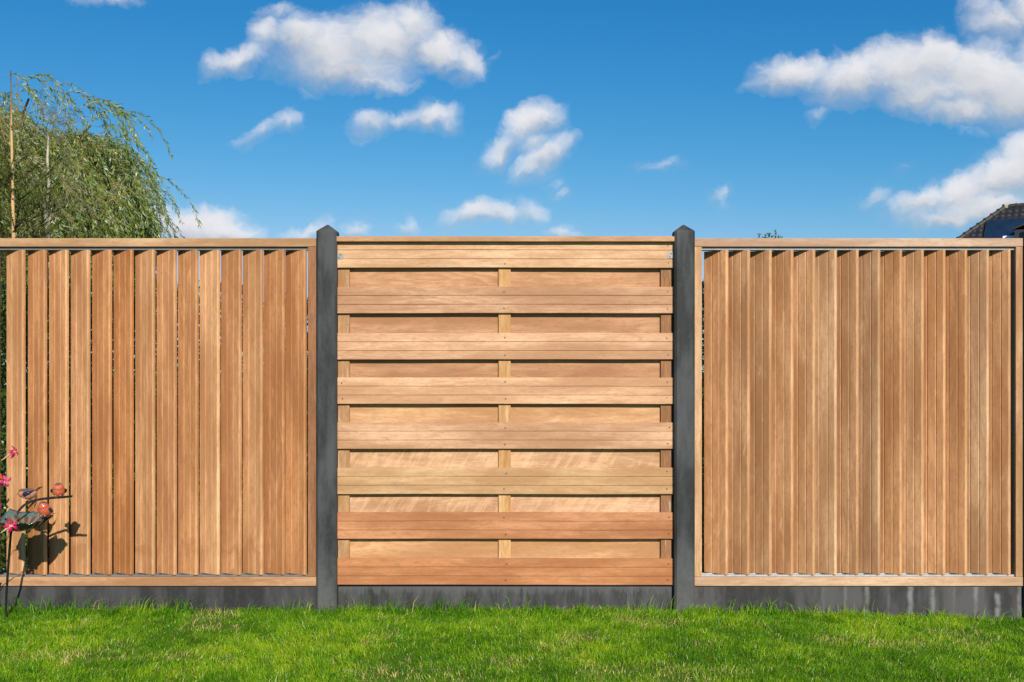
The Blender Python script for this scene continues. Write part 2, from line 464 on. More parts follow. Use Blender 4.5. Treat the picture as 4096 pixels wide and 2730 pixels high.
def concrete(name, base, drips=0.0, streak=0.0, splash=0.0, washy=0.35):
    m, t = new_mat(name)
    tco = t.n('ShaderNodeTexCoord')
    oi = t.n('ShaderNodeObjectInfo')
    p = t.vmath('ADD', tco.outputs['Object'], t.vmath('MULTIPLY', (7.0, 3.0, 5.0), t.n('ShaderNodeCombineXYZ', {0: oi.outputs['Random'], 1: oi.outputs['Random'], 2: oi.outputs['Random']}).outputs[0]))
    big = t.noise(t.vmath('MULTIPLY', p, (9.0, 9.0, 2.6)), 1.0, 5.0, 0.6)
    mid = t.noise(p, 38.0, 5.0, 0.7)
    grit = t.noise(p, 420.0, 2.0, 0.6)
    bub = t.n('ShaderNodeTexVoronoi', {'Vector': p, 'Scale': 70.0}).outputs[0]
    hole = t.math('MULTIPLY', t.ss(bub, 0.16, 0.08), t.ss(t.noise(p, 30.0, 2.0), 0.56, 0.64))
    b = np.array(base)
    c = t.mix(t.ss(big, 0.36, 0.66), tuple(b * 0.60), tuple(b * 1.95))
    wash = t.ss(t.noise(t.vmath('MULTIPLY', p, (70.0, 70.0, 3.0)), 1.0, 4.0, 0.65), 0.50, 0.72)
    c = t.mix(t.math('MULTIPLY', wash, washy), c, tuple(b * 2.3))
    c = t.mix(t.math('MULTIPLY', t.ss(mid, 0.5, 0.75), 0.45), c, tuple(b * 1.7))
    c = t.mix(t.math('MULTIPLY', t.ss(grit, 0.52, 0.72), 0.4), c, tuple(b * 1.9))
    c = t.mix(t.math('MULTIPLY', hole, 0.8), c, tuple(b * 0.35))
    sx0 = t.n('ShaderNodeSeparateXYZ', {0: tco.outputs['Object']})
    if splash:                                 # pale soil splash low on the posts
        sp_ = t.ss(t.math('ADD', sx0.outputs[2], t.math('MULTIPLY', mid, 0.5)), 0.62, 0.20)
        c = t.mix(t.math('MULTIPLY', sp_, splash), c, (0.105, 0.105, 0.10))
    sx = t.n('ShaderNodeSeparateXYZ', {0: tco.outputs['Object']})
    if drips:                                  # fine dark run-off under the bottom board
        v = t.noise(t.vmath('MULTIPLY', p, (48.0, 1.0, 3.2)), 1.0, 4.0, 0.65)
        top = t.ss(t.math('ADD', sx.outputs[2], t.math('MULTIPLY', t.math('SUBTRACT', v, 0.5), 0.14)), -0.045, -0.012)
        c = t.mix(t.math('MULTIPLY', top, drips), c, tuple(b * 2.4))
        vv = t.ss(t.noise(t.vmath('MULTIPLY', p, (26.0, 1.0, 1.4)), 1.0, 3.0, 0.6), 0.60, 0.72)
        c = t.mix(t.math('MULTIPLY', vv, 0.55), c, tuple(b * 3.2))
    if streak:                                 # lime streaks under each slat
        u = t.math('DIVIDE', t.math('ADD', sx.outputs[0], 0.012), 0.1125)
        cell = t.math('FLOOR', u)
        fr = t.math('SUBTRACT', t.math('FRACT', u), 0.5)
        wn = t.n('ShaderNodeTexWhiteNoise', {'W': cell}, noise_dimensions='1D')
        wid = t.math('MULTIPLY_ADD', wn.outputs[0], 0.12, 0.10)
        wav = t.math('MULTIPLY', t.math('SUBTRACT', t.noise(t.vmath('MULTIPLY', p, (10.0, 1.0, 26.0)), 1.0, 3.0), 0.5), 0.16)
        prof = t.ss(t.math('ABSOLUTE', t.math('ADD', fr, wav)), wid, 0.015)
        amt = t.math('MULTIPLY', t.math('MULTIPLY_ADD', wn.outputs[0], 0.75, 0.2), t.ss(sx.outputs[0], -0.50, 0.05))
        ver = t.ss(t.noise(t.vmath('MULTIPLY', p, (12.0, 1.0, 12.0)), 1.0, 3.0), 0.3, 0.6)
        c = t.mix(t.math('MULTIPLY', t.math('MULTIPLY', t.math('MULTIPLY', prof, amt), ver), streak), c, (0.28, 0.28, 0.275))
    h = t.math('ADD', t.math('MULTIPLY', grit, 0.4), t.math('SUBTRACT', mid, t.math('MULTIPLY', hole, 3.0)))
    finish(t, c, 0.75, 0.3, h, 0.35, 0.0015)
    return m


conc_post = concrete("anthracite_concrete", (0.030, 0.032, 0.034), splash=0.6)
conc_board = concrete("base_board_concrete", (0.029, 0.028, 0.030), washy=0.08)
conc_drip = concrete("stained_base_concrete", (0.034, 0.034, 0.035), drips=0.7)
conc_streak = concrete("streaked_base_concrete", (0.036, 0.035, 0.036), streak=0.6, washy=0.12)


def flat(name, col, rough=0.5, metallic=0.0, spec=0.5, coat=0.0, var=0.12, scale=40.0):
    m, t = new_mat(name)
    tco = t.n('ShaderNodeTexCoord')
    n = t.noise(tco.outputs['Object'], scale, 4.0, 0.6)
    b = np.array(col)
    c = t.mix(t.ss(n, 0.3, 0.7), tuple(b * (1 - var)), tuple(np.minimum(b * (1 + var), 1)))
    finish(t, c, rough, spec, metallic=metallic, coat=coat)
    return m


def vcol(name, rough=0.5, spec=0.4, trans=0.0, coat=0.0, tcol=None, var=0.0):
    """Colour from the mesh's own per-leaf colours, with light passing through thin leaves."""
    m, t = new_mat(name)
    a = t.n('ShaderNodeAttribute', None, attribute_name='Col').outputs[0]
    if var:
        n = t.noise(t.n('ShaderNodeTexCoord').outputs['Object'], 120.0, 4.0, 0.6)
        a = t.mix(t.math('MULTIPLY', t.ss(n, 0.4, 0.65), var), a, t.mix(1.0, a, (0.5, 0.42, 0.4), 'MULTIPLY'))
    p = t.n('ShaderNodeBsdfPrincipled', {'Base Color': a, 'Roughness': rough, 'Specular IOR Level': spec, 'Coat Weight': coat, 'Coat Roughness': 0.06})
    out = p.outputs[0]
    if trans:
        tr = t.n('ShaderNodeBsdfTranslucent', {'Color': t.mix(1.0, a, tcol or (1.3, 1.5, 0.6), 'MULTIPLY')})
        out = t.n('ShaderNodeMixShader', {0: trans, 1: out, 2: tr.outputs[0]}).outputs[0]
    t.n('ShaderNodeOutputMaterial', {0: out})
    return m


m_grass = vcol("grass_blades", 0.38, 0.32, 0.35, tcol=(1.3, 1.45, 0.25))
m_willow = vcol("willow_leaf", 0.40, 0.55, 0.30)
m_needle = vcol("spruce_needle", 0.6, 0.3, 0.12)
m_leaf = vcol("evergreen_leaf", 0.35, 0.5, 0.22)
m_twig = vcol("bark", 0.8, 0.2)
m_petal = vcol("petal", 0.5, 0.3, 0.35, tcol=(1.2, 0.9, 0.9))
m_glaze = vcol("glazed_ceramic", 0.22, 0.5, 0.0, 0.45, var=0.4)
m_alu = flat("aluminium", (0.15, 0.15, 0.145), 0.6, 0.2, 0.3)
m_alu_mid = flat("aluminium_mid_grey", (0.24, 0.24, 0.235), 0.55, 0.2, 0.4)  # mid grey tone for the closed panel's upper track
m_alu_pale = flat("aluminium_pale", (0.36, 0.355, 0.35), 0.5, 0.1, 0.4)
m_steel = flat("steel_screw", (0.10, 0.095, 0.09), 0.4, 0.6)
m_zinc = flat("zinc_plate", (0.25, 0.255, 0.26), 0.55, 0.3)
m_iron = flat("black_iron", (0.022, 0.022, 0.024), 0.45, 0.3)
m_white = flat("white_paint", (0.80, 0.80, 0.78), 0.5)
m_darkclad = flat("dark_cladding", (0.018, 0.019, 0.022), 0.55)
m_tile = flat("roof_tile", (0.020, 0.018, 0.019), 0.5, 0, 0.5, 0, 0.35, 6.0)
m_ridge = flat("ridge_tile", (0.034, 0.031, 0.029), 0.6, 0, 0.4, 0, 0.4, 9.0)
m_lichen = flat("lichen_mortar", (0.30, 0.29, 0.20), 0.9, 0, 0.2, 0, 0.4, 20.0)

mb_, t_ = new_mat("brick")
tcb = t_.n('ShaderNodeTexCoord').outputs['Object']
br = t_.n('ShaderNodeTexBrick', {'Vector': t_.n('ShaderNodeMapping', {'Vector': tcb, 'Rotation': (R(90), 0, 0)}).outputs[0], 'Color1': (0.24, 0.10, 0.06, 1), 'Color2': (0.30, 0.15, 0.09, 1),
                                 'Mortar': (0.35, 0.33, 0.30, 1), 'Scale': 4.5})
finish(t_, br.outputs[0], 0.85, 0.2)
m_brick = mb_

mb_, t_ = new_mat("solar_cells")
tcs = t_.n('ShaderNodeTexCoord').outputs['Object']
ss_ = t_.n('ShaderNodeSeparateXYZ', {0: tcs})
gx = t_.math('ABSOLUTE', t_.math('SUBTRACT', t_.math('FRACT', t_.math('DIVIDE', ss_.outputs[0], 0.16)), 0.5))
gy = t_.math('ABSOLUTE', t_.math('SUBTRACT', t_.math('FRACT', t_.math('DIVIDE', ss_.outputs[1], 0.16)), 0.5))
ln = t_.math('MAXIMUM', t_.ss(gx, 0.47, 0.49), t_.ss(gy, 0.47, 0.49))
cn = t_.noise(tcs, 2.2, 4.0, 0.6)
cc = t_.mix(t_.ss(cn, 0.35, 0.65), (0.007, 0.018, 0.038), (0.010, 0.026, 0.055))
cc = t_.mix(t_.math('MULTIPLY', ln, 0.35), cc, (0.02, 0.03, 0.05))
finish(t_, cc, 0.35, 0.4)
m_solar = mb_

mb_, t_ = new_mat("lawn_soil")
tcg = t_.n('ShaderNodeTexCoord').outputs['Object']
a1 = t_.noise(tcg, 2.3, 5.0, 0.6)
a2 = t_.noise(tcg, 60.0, 4.0, 0.7)
cg = t_.mix(t_.ss(a1, 0.35, 0.7), (0.060, 0.125, 0.008), (0.100, 0.165, 0.016))
cg = t_.mix(t_.math('MULTIPLY', t_.ss(a2, 0.45, 0.7), 0.7), cg, (0.040, 0.060, 0.010))
finish(t_, cg, 0.9, 0.1, a2, 0.6, 0.02)
m_soil = mb_


# ------------------------------------------------------------------ ground
def gz(x, y):
    x, y = np.asarray(x, float), np.asarray(y, float)
    t = np.clip((x - 0.6) / 2.3, 0, 1)
    slope = -0.058 * t * t * (3 - 2 * t)
    near = np.clip(1 - np.abs(y + 1) / 4, 0, 1)
    bump = (vnoise(x, y, 0.7, 3) - 0.5) * 0.035 + (vnoise(x, y, 0.25, 4) - 0.5) * 0.016
    return slope + bump * np.clip(near * 2, 0, 1) * np.clip((-y - 0.02) * 4, 0.15, 1)


gx_ = np.concatenate([[-900, -300, -100, -40, -15, -8], np.linspace(-5, 5, 101), [8, 15, 40, 100, 300, 900]])
gy_ = np.concatenate([[-200, -60, -20, -9], np.linspace(-6, 2, 81), [4, 8, 15, 30, 60, 150, 400, 1500]])
GX, GY = np.meshgrid(gx_, gy_, indexing='ij')
GZ = gz(GX, GY)
ni, nj = GX.shape
idx = np.arange(ni * nj).reshape(ni, nj)
fq = np.stack([idx[:-1, :-1], idx[1:, :-1], idx[1:, 1:], idx[:-1, 1:]], -1).reshape(-1, 4)
mb = MB()
mb.add(np.stack([GX, GY, GZ], -1).reshape(-1, 3), [fq])
o = mb.build("ground", m_soil, smooth=True)
o['kind'] = 'structure'
o['label'] = 'soil and turf under the lawn and beyond the fence'

# ------------------------------------------------------------------ lawn blades
N = 560000
bx = rng.uniform(-4.3, 4.3, N)
by = -0.004 - 3.2 * rng.random(N) ** 1.15
patch = vnoise(bx, by, 0.42, 11) * 0.6 + vnoise(bx, by, 0.16, 12) * 0.4
dry = vnoise(bx, by, 0.30, 21) * 0.6 + vnoise(bx, by, 0.11, 22) * 0.4
dens = np.clip(1.15 - 1.1 * np.clip(dry - 0.62, 0, 1) * 4, 0.35, 1)
keep = rng.random(N) < dens
bx, by, patch, dry = bx[keep], by[keep], patch[keep], dry[keep]
N = len(bx)
hgt = (0.013 + 0.023 * rng.random(N)) * (0.75 + 0.6 * patch)
edge = by > -0.10
tall = edge & (rng.random(N) < 0.07 * np.clip(vnoise(bx, by * 0, 0.35, 31) * 3 - 0.7, 0.1, 2))
hgt = hgt * (0.55 + 0.9 * vnoise(bx, by, 0.06, 52))
hgt = np.where(edge, hgt * 1.3, hgt)
hgt = np.where(tall, 0.045 + 0.075 * rng.random(N) ** 1.7, hgt)
hgt = np.where(rng.random(N) < 0.02, hgt * 1.5, hgt)
wid = 0.0012 + 0.0024 * rng.random(N)
wid = np.where(tall, wid + 0.001, wid)
az = rng.uniform(0, 2 * np.pi, N)
face = rng.uniform(0, np.pi, N)
lean = np.abs(rng.normal(0.75, 0.50, N)) * hgt
lean = np.where(tall, lean * 0.7, lean)
comb = (vnoise(bx, by, 0.5, 41) - 0.35) * 1.0                 # mown nap
lx = np.cos(az) * lean + comb * hgt * 0.9
ly = np.sin(az) * lean
ly = np.where(by > -0.12, np.minimum(ly, -by * 0.4), ly)      # blades do not poke through the boards
z0 = gz(bx, by) - 0.004
sx_, sy_ = np.cos(face) * wid / 2, np.sin(face) * wid / 2
v = np.empty((N, 5, 3))
for k, (fx, ww, hh) in enumerate(((0.0, 1, 0), (0.0, -1, 0), (0.33, -0.75, 0.60), (0.33, 0.75, 0.60), (1.0, 0, 1.0))):
    v[:, k, 0] = bx + lx * fx + sx_ * ww
    v[:, k, 1] = by + ly * fx + sy_ * ww
    v[:, k, 2] = z0 + hgt * hh * (1 if k < 4 else 1 - 0.25 * np.clip(lean / hgt, 0, 1.6))
cA, cB, cC, cD = np.array([0.062, 0.190, 0.003]), np.array([0.165, 0.350, 0.006]), np.array([0.320, 0.450, 0.016]), np.array([0.60, 0.50, 0.20])
tuft = vnoise(bx, by, 0.055, 51)
q = np.clip(rng.normal(0.39, 0.22, N) + (patch - 0.5) * 1.25 + (tuft - 0.5) * 0.8, 0, 1)[:, None]
col = np.where(q < 0.5, cA + (cB - cA) * q * 2, cB + (cC - cB) * (q - 0.5) * 2)
straw = rng.random(N) < 0.022 + 0.75 * np.clip(dry - 0.58, 0, 1) * 2
col = np.where(straw[:, None], cD * (0.6 + 0.7 * rng.random((N, 1))), col)
col = col * (0.8 + 0.4 * rng.random((N, 1)))
k = np.arange(N)[:, None] * 5
mb = MB()
mb.add(v.reshape(-1, 3), [k + np.array([[0, 1, 2, 3]]), k + np.array([[3, 2, 4]])], np.repeat(col, 5, axis=0))
grass = mb.build("grass", m_grass, cols=True)
tag(grass, 'short bright green lawn grass with straw patches in front of the fence', 'grass', kind='stuff')

# ------------------------------------------------------------------ concrete posts
PW = 0.104


def post_mesh():
    mb = MB()
    h, c = PW / 2, 0.011
    f0, f1 = -0.040, 0.064
    ring = [(-h + c, f0), (h - c, f0), (h, f0 + c), (h, f1 - c), (h - c, f1), (-h + c, f1), (-h, f1 - c), (-h, f0 + c)]
    zs = Z(925, -0.04)
    za = Z(898.5, 0.012)
    vs = [(x, y, -0.35) for x, y in ring] + [(x, y, zs - 0.002) for x, y in ring]
    ym = (f0 + f1) / 2
    vs += [(x * 0.975, ym + (y - ym) * 0.975, zs + 0.003) for x, y in ring]
    vs += [(x * 0.08, ym + (y - ym) * 0.08, za - 0.003) for x, y in ring]
    n = 8
    i = np.arange(n); j = (i + 1) % n
    fs = np.concatenate([np.column_stack([s * n + i, s * n + j, (s + 1) * n + j, (s + 1) * n + i]) for s in range(3)])
    mb.add(vs, [fs])
    mb.f.append((np.array([[24 + q for q in range(8)]]), 0))
    mb.f.append((np.array([[q for q in range(8)][::-1]]), 0))
    return mb


xl, xr = X(1304.5, -0.04), X(2740, -0.04)
post = post_mesh().build("concrete_post", conc_post, loc=(xl, 0, 0))
tag(post, 'dark grey concrete post with pointed top between the gapped slat panel and the board panel', 'fence post', 'concrete fence posts')
p2 = post.copy(); scene.collection.objects.link(p2); p2.location = (xr, 0, 0)
p2['label'] = 'dark grey concrete post with pointed top between the board panel and the closed slat panel'
gap = xr - xl
XR2 = X(4092, 0.012) + PW / 2
p3 = post.copy(); scene.collection.objects.link(p3); p3.location = (XR2, 0, 0)
p3['label'] = 'dark grey concrete post at the far end of the closed slat panel'

# ------------------------------------------------------------------ concrete base boards
PANEL_B = Z(2346.5)


def base_board(x0, x1, mat, label):
    mb = MB()
    L = (x1 - x0) / 2
    box(mb, (-L, 0.010, -0.30), (L, 0.045, -0.004), 0.003)
    o = mb.build("base_board", mat, loc=((x0 + x1) / 2, 0, PANEL_B))
    return tag(o, label, 'base board', 'concrete base boards under the fence panels')


h = PW / 2 + 0.0015
XL2 = xl - (XR2 - xr)
base_board(XL2 + h, xl - h, conc_board, 'plain dark concrete base board under the gapped slat panel')
base_board(xl + h, xr - h, conc_drip, 'concrete base board with fine drip marks under the horizontal board panel')
base_board(xr + h, XR2 - h, conc_streak, 'concrete base board with white lime streaks under the closed slat panel')

# ------------------------------------------------------------------ louvred panels
SL_W, SL_T = 0.1300, 0.020
SLAT_Z0, SLAT_Z1 = Z(2300.5), Z(1000.0)


def slat_profile():
    """local x: back edge -> front edge, visible face on the -y side with two V grooves."""
    W, T, c, gw, gd = SL_W, SL_T, 0.0022, 0.0075, 0.0036
    p = [(c, 0)]
    for fx in (0.345, 0.680):
        p += [(fx * W - gw / 2, 0), (fx * W, gd), (fx * W + gw / 2, 0)]
    p += [(W - 0.0075, 0), (W - 0.0045, 0.0010), (W - 0.0012, 0.0042), (W, 0.0075), (W, T - c), (W - c, T), (c, T), (0, T - c), (0, c)]
    return p


mbs = MB()
prism(mbs, slat_profile(), 0.0, SLAT_Z1 - SLAT_Z0, 'z', 1)
_side = mbs.f[0][0]
mbs.f[0:1] = [(np.delete(_side, [7, 8, 9, 10], axis=0), 0), (_side[[7, 8, 9, 10]], 1)]     # paler planed front edge
slat_obj = None
mbp = MB()
tube(mbp, [(0, 0, 0), (0, 0, 0.012)], 0.0028, 8)
box(mbp, (-0.018, -0.004, -0.0005), (0.018, 0.004, 0.0015))
pin_mesh = None


def louvre_panel(x0, x1, first_px, last_px, tones, frame_tones, label, stile_px, slat_mat, th, track_mats, wscale=1.0):
    global slat_obj, pin_mesh
    alt_mesh = None
    root = thing("louvre_panel", label, 'fence panel', ((x0 + x1) / 2, 0, PANEL_B), 'louvred fence panels')
    ox, oz = (x0 + x1) / 2, PANEL_B
    loc = lambda x, y, z: (x - ox, y, z - oz)
    DEP = 0.068
    L = (x1 - x0) / 2

    def bar(name, lo, hi, mat, tint, bev=0.003):
        mb = MB()
        c = [(lo[i] + hi[i]) / 2 for i in range(3)]
        box(mb, [lo[i] - c[i] for i in range(3)], [hi[i] - c[i] for i in range(3)], bev)
        return mb.build(name, mat, root, loc=loc(*c), tint=tint)

    zt0, zt1 = Z(987.5), Z(953.5)
    zb0, zb1 = Z(2345.5), Z(2309.5)
    bar("top_rail", (x0, 0, zt0), (x1, DEP, zt1), wood_rail, frame_tones[0])
    bar("bottom_rail", (x0, 0.0, zb0), (x1, DEP, zb1), wood_rail, frame_tones[1])
    sw = 0.043
    sl0, sl1 = stile_px
    bar("stile", (x0, 0.002, zb1 + 0.0007), (X(sl0), DEP - 0.002, zt0 - 0.0007), wood_stile, frame_tones[2])
    bar("stile", (X(sl1), 0.002, zb1 + 0.0007), (x1, DEP - 0.002, zt0 - 0.0007), wood_stile, frame_tones[3])
    # aluminium channels that carry the slats
    ta, tb = X(sl0) + 0.0008, X(sl1) - 0.0008
    for nm, z0, z1 in (("upper_track", zt0 - 0.0155, zt0 - 0.0007), ("lower_track", zb1 + 0.0007, zb1 + 0.010)):
        mb = MB()
        up = nm == "upper_track"
        web = (z1 - 0.003, z1) if up else (z0, z0 + 0.003)
        box(mb, (ta, 0.0192, web[0]), (tb, 0.060, web[1]))
        box(mb, (ta, 0.016, z0), (tb, 0.019, z1))
        box(mb, (ta, 0.0602, z0), (tb, 0.0635, z1))
        mb.v = [a - np.array([ox, 0, oz]) for a in mb.v]
        mb.build(nm, track_mats[0] if up else track_mats[1], root)
    xs = np.linspace(X(first_px), X(last_px), 14)
    for i, xf in enumerate(xs):
        ang = th + rng.normal(0, 0.008)
        # front right corner of the slat sits at (xf, 0.001)
        bxk = xf - (SL_W * wscale * math.cos(ang) + SL_T * math.sin(ang))
        byk = 0.001 + SL_W * wscale * math.sin(ang)
        if slat_obj is None:
            s = mbs.build("slat", [wood_slat, wood_edge], root)
            slat_obj = s
            pin_mesh = mbp.build("pivot_clip", m_zinc, s)
        else:
            s = slat_obj.copy(); scene.collection.objects.link(s); s.parent = root
            if slat_mat is not wood_slat:
                if alt_mesh is None:
                    alt_mesh = slat_obj.data.copy(); alt_mesh.materials[0] = slat_mat
                s.data = alt_mesh
            pc = pin_mesh.copy(); scene.collection.objects.link(pc); pc.parent = s
        pin = s.children[0] if len(s.children) else pin_mesh
        s.location = loc(bxk, byk, SLAT_Z0 + rng.normal(0, 0.0006))
        s.rotation_euler = (0, 0, -ang)
        s.color = (*tones[i], 1)
        s.scale = (wscale, 1, 1)
        for ch in [pc] if pin_mesh is not None and s is not slat_obj else [pin_mesh]:
            ch.location = (SL_W * 0.80, SL_T * 0.5, SLAT_Z1 - SLAT_Z0 + 0.0006)
    return root


def tone(r, g_, b, k=1.0): return (r * k, g_ * k, b * k)


base_l = np.array([0.500, 0.262, 0.122])
tl = [1.12, 0.97, 1.06, 1.02, 0.90, 0.80, 1.06, 0.98, 0.92, 1.16, 0.96, 0.98, 0.88, 0.90]
sat_l = [-.1, .2, .05, -.05, .3, .5, -.1, .1, .2, -.15, .1, .0, .25, .3]
tones_l = [tuple(base_l * k * np.array([1 + 0.1 * s, 1 - 0.25 * s, 1 - 0.6 * s])) for k, s in zip(tl, sat_l)]
base_r = np.array([0.530, 0.302, 0.156])
tr_ = [1.0, 0.90, 0.88, 0.98, 1.0, 1.06, 0.92, 0.86, 0.86, 0.98, 1.06, 0.88, 0.96, 0.92]
sat_r = [.25, .15, .1, .2, .1, -.15, .1, -.05, .35, .1, .25, .35, -.1, .25]
tones_r = [tuple(base_r * k * np.array([1 + 0.1 * s, 1 - 0.25 * s, 1 - 0.6 * s])) for k, s in zip(tr_, sat_r)]
louvre_panel(XL2 + h, xl - h, 97, 1226, tones_l, [(0.45, 0.28, 0.15), (0.44, 0.26, 0.14), (0.26, 0.115, 0.05), (0.26, 0.12, 0.055)],
             'louvred fence panel of honey-brown upright slats with dark gaps, behind the bird bath', (-21, 1231), wood_slat, R(28), (m_alu, m_alu), 0.985)
louvre_panel(xr + h, XR2 - h, 2917, 4049, tones_r, [(0.50, 0.35, 0.25), (0.52, 0.36, 0.24), (0.54, 0.34, 0.19), (0.45, 0.27, 0.14)],
             'louvred fence panel of greyish-brown upright slats closed without gaps, with a hedge sprig above it', (2808, 4064), wood_slat_r, R(40), (m_alu_mid, m_alu_pale), 1.035)

# ------------------------------------------------------------------ horizontal board panel
cx = (X(1345) + X(2695)) / 2
panel = thing("board_panel", 'fence panel of horizontal hardwood boards in two layers between the two pointed posts', 'fence panel', (cx, 0, PANEL_B))
HL = (X(2694) - X(1345)) / 2
BH = 0.1365


def board_profile(T=0.0155, grooves=True):
    c, gw, gd = 0.0022, 0.0034, 0.0045
    p = [(0, c)]
    if grooves:
        for fz in (0.335, 0.672):
            p += [(0, fz * BH - gw / 2), (gd, fz * BH), (0, fz * BH + gw / 2)]
    p += [(0, BH - c), (c, BH), (T - c, BH), (T, BH - c), (T, c), (T - c, 0), (c, 0)]
    return p


ftone = [(0.600, 0.385, 0.200), (0.500, 0.295, 0.155), (0.560, 0.335, 0.175), (0.600, 0.365, 0.190), (0.540, 0.325, 0.170),
         (0.550, 0.355, 0.165), (0.465, 0.215, 0.088), (0.480, 0.215, 0.082)]
btone = [(0.46, 0.25, 0.115), (0.46, 0.255, 0.125), (0.46, 0.255, 0.125), (0.56, 0.335, 0.155), (0.55, 0.345, 0.18), (0.53, 0.325, 0.17), (0.56, 0.325, 0.145)]
ftops = [966, 1148, 1333, 1511, 1691, 1872, 2051, 2235]
screw_m = MB()
tube(screw_m, [(0, 0.001, 0), (0, -0.0004, 0)], 0.0042, 10)
tube(screw_m, [(0, -0.0003, 0), (0, -0.0008, 0)], 0.0016, 6)
screw_obj = None
ftone = [(a * 1.0, b * 1.0, c * 1.12) for a, b, c in ftone]
btone = [(a * 1.0, b * 0.985, c * 1.08) for a, b, c in btone]
for i, (ty, tn) in enumerate(zip(ftops, ftone)):
    ph, am = rng.uniform(0, 6), rng.uniform(0.0004, 0.0013)
    mb = MB()
    prism(mb, board_profile(), -HL + rng.normal(0, 0.0012), HL + rng.normal(0, 0.0012), 'x', 24,
          lambda t_x, a=am, p_=ph: (0.0006 * math.sin(5 * t_x + p_), a * math.sin(3.1 * t_x + p_) + 0.0003 * math.sin(11 * t_x + 2 * p_)))
    bo = mb.build("front_board", wood_board, panel, loc=(0, 0, Z(ty) - BH - PANEL_B), rot=(0, rng.normal(0, 0.0006), 0), tint=tn)
    for sxp in (1369, 2020, 2672):
        for fz in (0.19, 0.81):
            if i == 0 and sxp == 2020 and fz > .5:
                continue
            if screw_obj is None:
                sc_o = screw_m.build("screw", m_steel, bo); screw_obj = sc_o
            else:
                sc_o = screw_obj.copy(); scene.collection.objects.link(sc_o); sc_o.parent = bo
            sc_o.location = (X(sxp + rng.normal(0, 3)) - cx, 0, BH * (fz + rng.normal(0, 0.025)))
for i, tn in enumerate(btone):
    mb = MB()
    prism(mb, board_profile(0.0145, False), -HL + 0.002, HL - 0.002, 'x', 12, lambda t_x, p_=i: (0.0008 * math.sin(3 * t_x + p_), 0))
    zc = (Z(ftops[i]) - BH + Z(ftops[i + 1])) / 2
    mb.build("back_board", wood_ribbon if i in (4, 5) else wood_board, panel, loc=(0, 0.0345, zc - BH / 2 - PANEL_B), tint=tn)
for (a, b, tn) in ((1346, 1396, (0.42, 0.25, 0.125)), (1994, 2043, (0.55, 0.33, 0.14)), (2645, 2691, (0.28, 0.145, 0.075))):
    mb = MB()
    wd = (X(b) - X(a)) / 2
    hh = (Z(968) - Z(2340)) / 2
    box(mb, (-wd, 0.0165, -hh), (wd, 0.0335, hh), 0.0012)
    mb.build("batten", wood_batten, panel, loc=((X(a) + X(b)) / 2 - cx, 0, hh + Z(2340) - PANEL_B), tint=tn)
mb = MB()
box(mb, (-HL - 0.002, -0.028, 0), (HL + 0.004, 0.062, 0.0265), 0.003)
mb.build("cap_rail", wood_rail, panel, loc=(0, 0, Z(966.5, -0.028) - PANEL_B), tint=(0.50, 0.30, 0.16))
for k, (a, b, z0, z1) in enumerate(((1345.5, 1373, 1038, 1014.5), (2668, 2696, 1034, 1010))):
    mb = MB()
    w_, h_ = X(b) - X(a), Z(z1) - Z(z0)
    r = 0.006
    o_ = [(-w_ / 2, -h_ / 2), (w_ / 2 - r, -h_ / 2), (w_ / 2, -h_ / 2 + r * 1.6), (w_ / 2, h_ / 2 - r * 1.6), (w_ / 2 - r, h_ / 2), (-w_ / 2, h_ / 2)]
    vs = [(x * (1 if k == 0 else -1), -0.0025, z) for x, z in o_] + [(x * (1 if k == 0 else -1), -0.0003, z) for x, z in o_]
    n = 6
    mb.add(vs, [list(range(n)), list(range(2 * n - 1, n - 1, -1))] + [[q, n + q, n + (q + 1) % n, (q + 1) % n] for q in range(n)])
    br_ = mb.build("bracket", m_zinc, panel, loc=((X(a) + X(b)) / 2 - cx, 0, (Z(z0) + Z(z1)) / 2 - PANEL_B))
    for dx_, dz_ in ((0.004, 0.008), (-0.004, -0.007)):
        s = screw_obj.copy(); scene.collection.objects.link(s); s.parent = br_; s.location = (dx_, -0.0026, dz_)


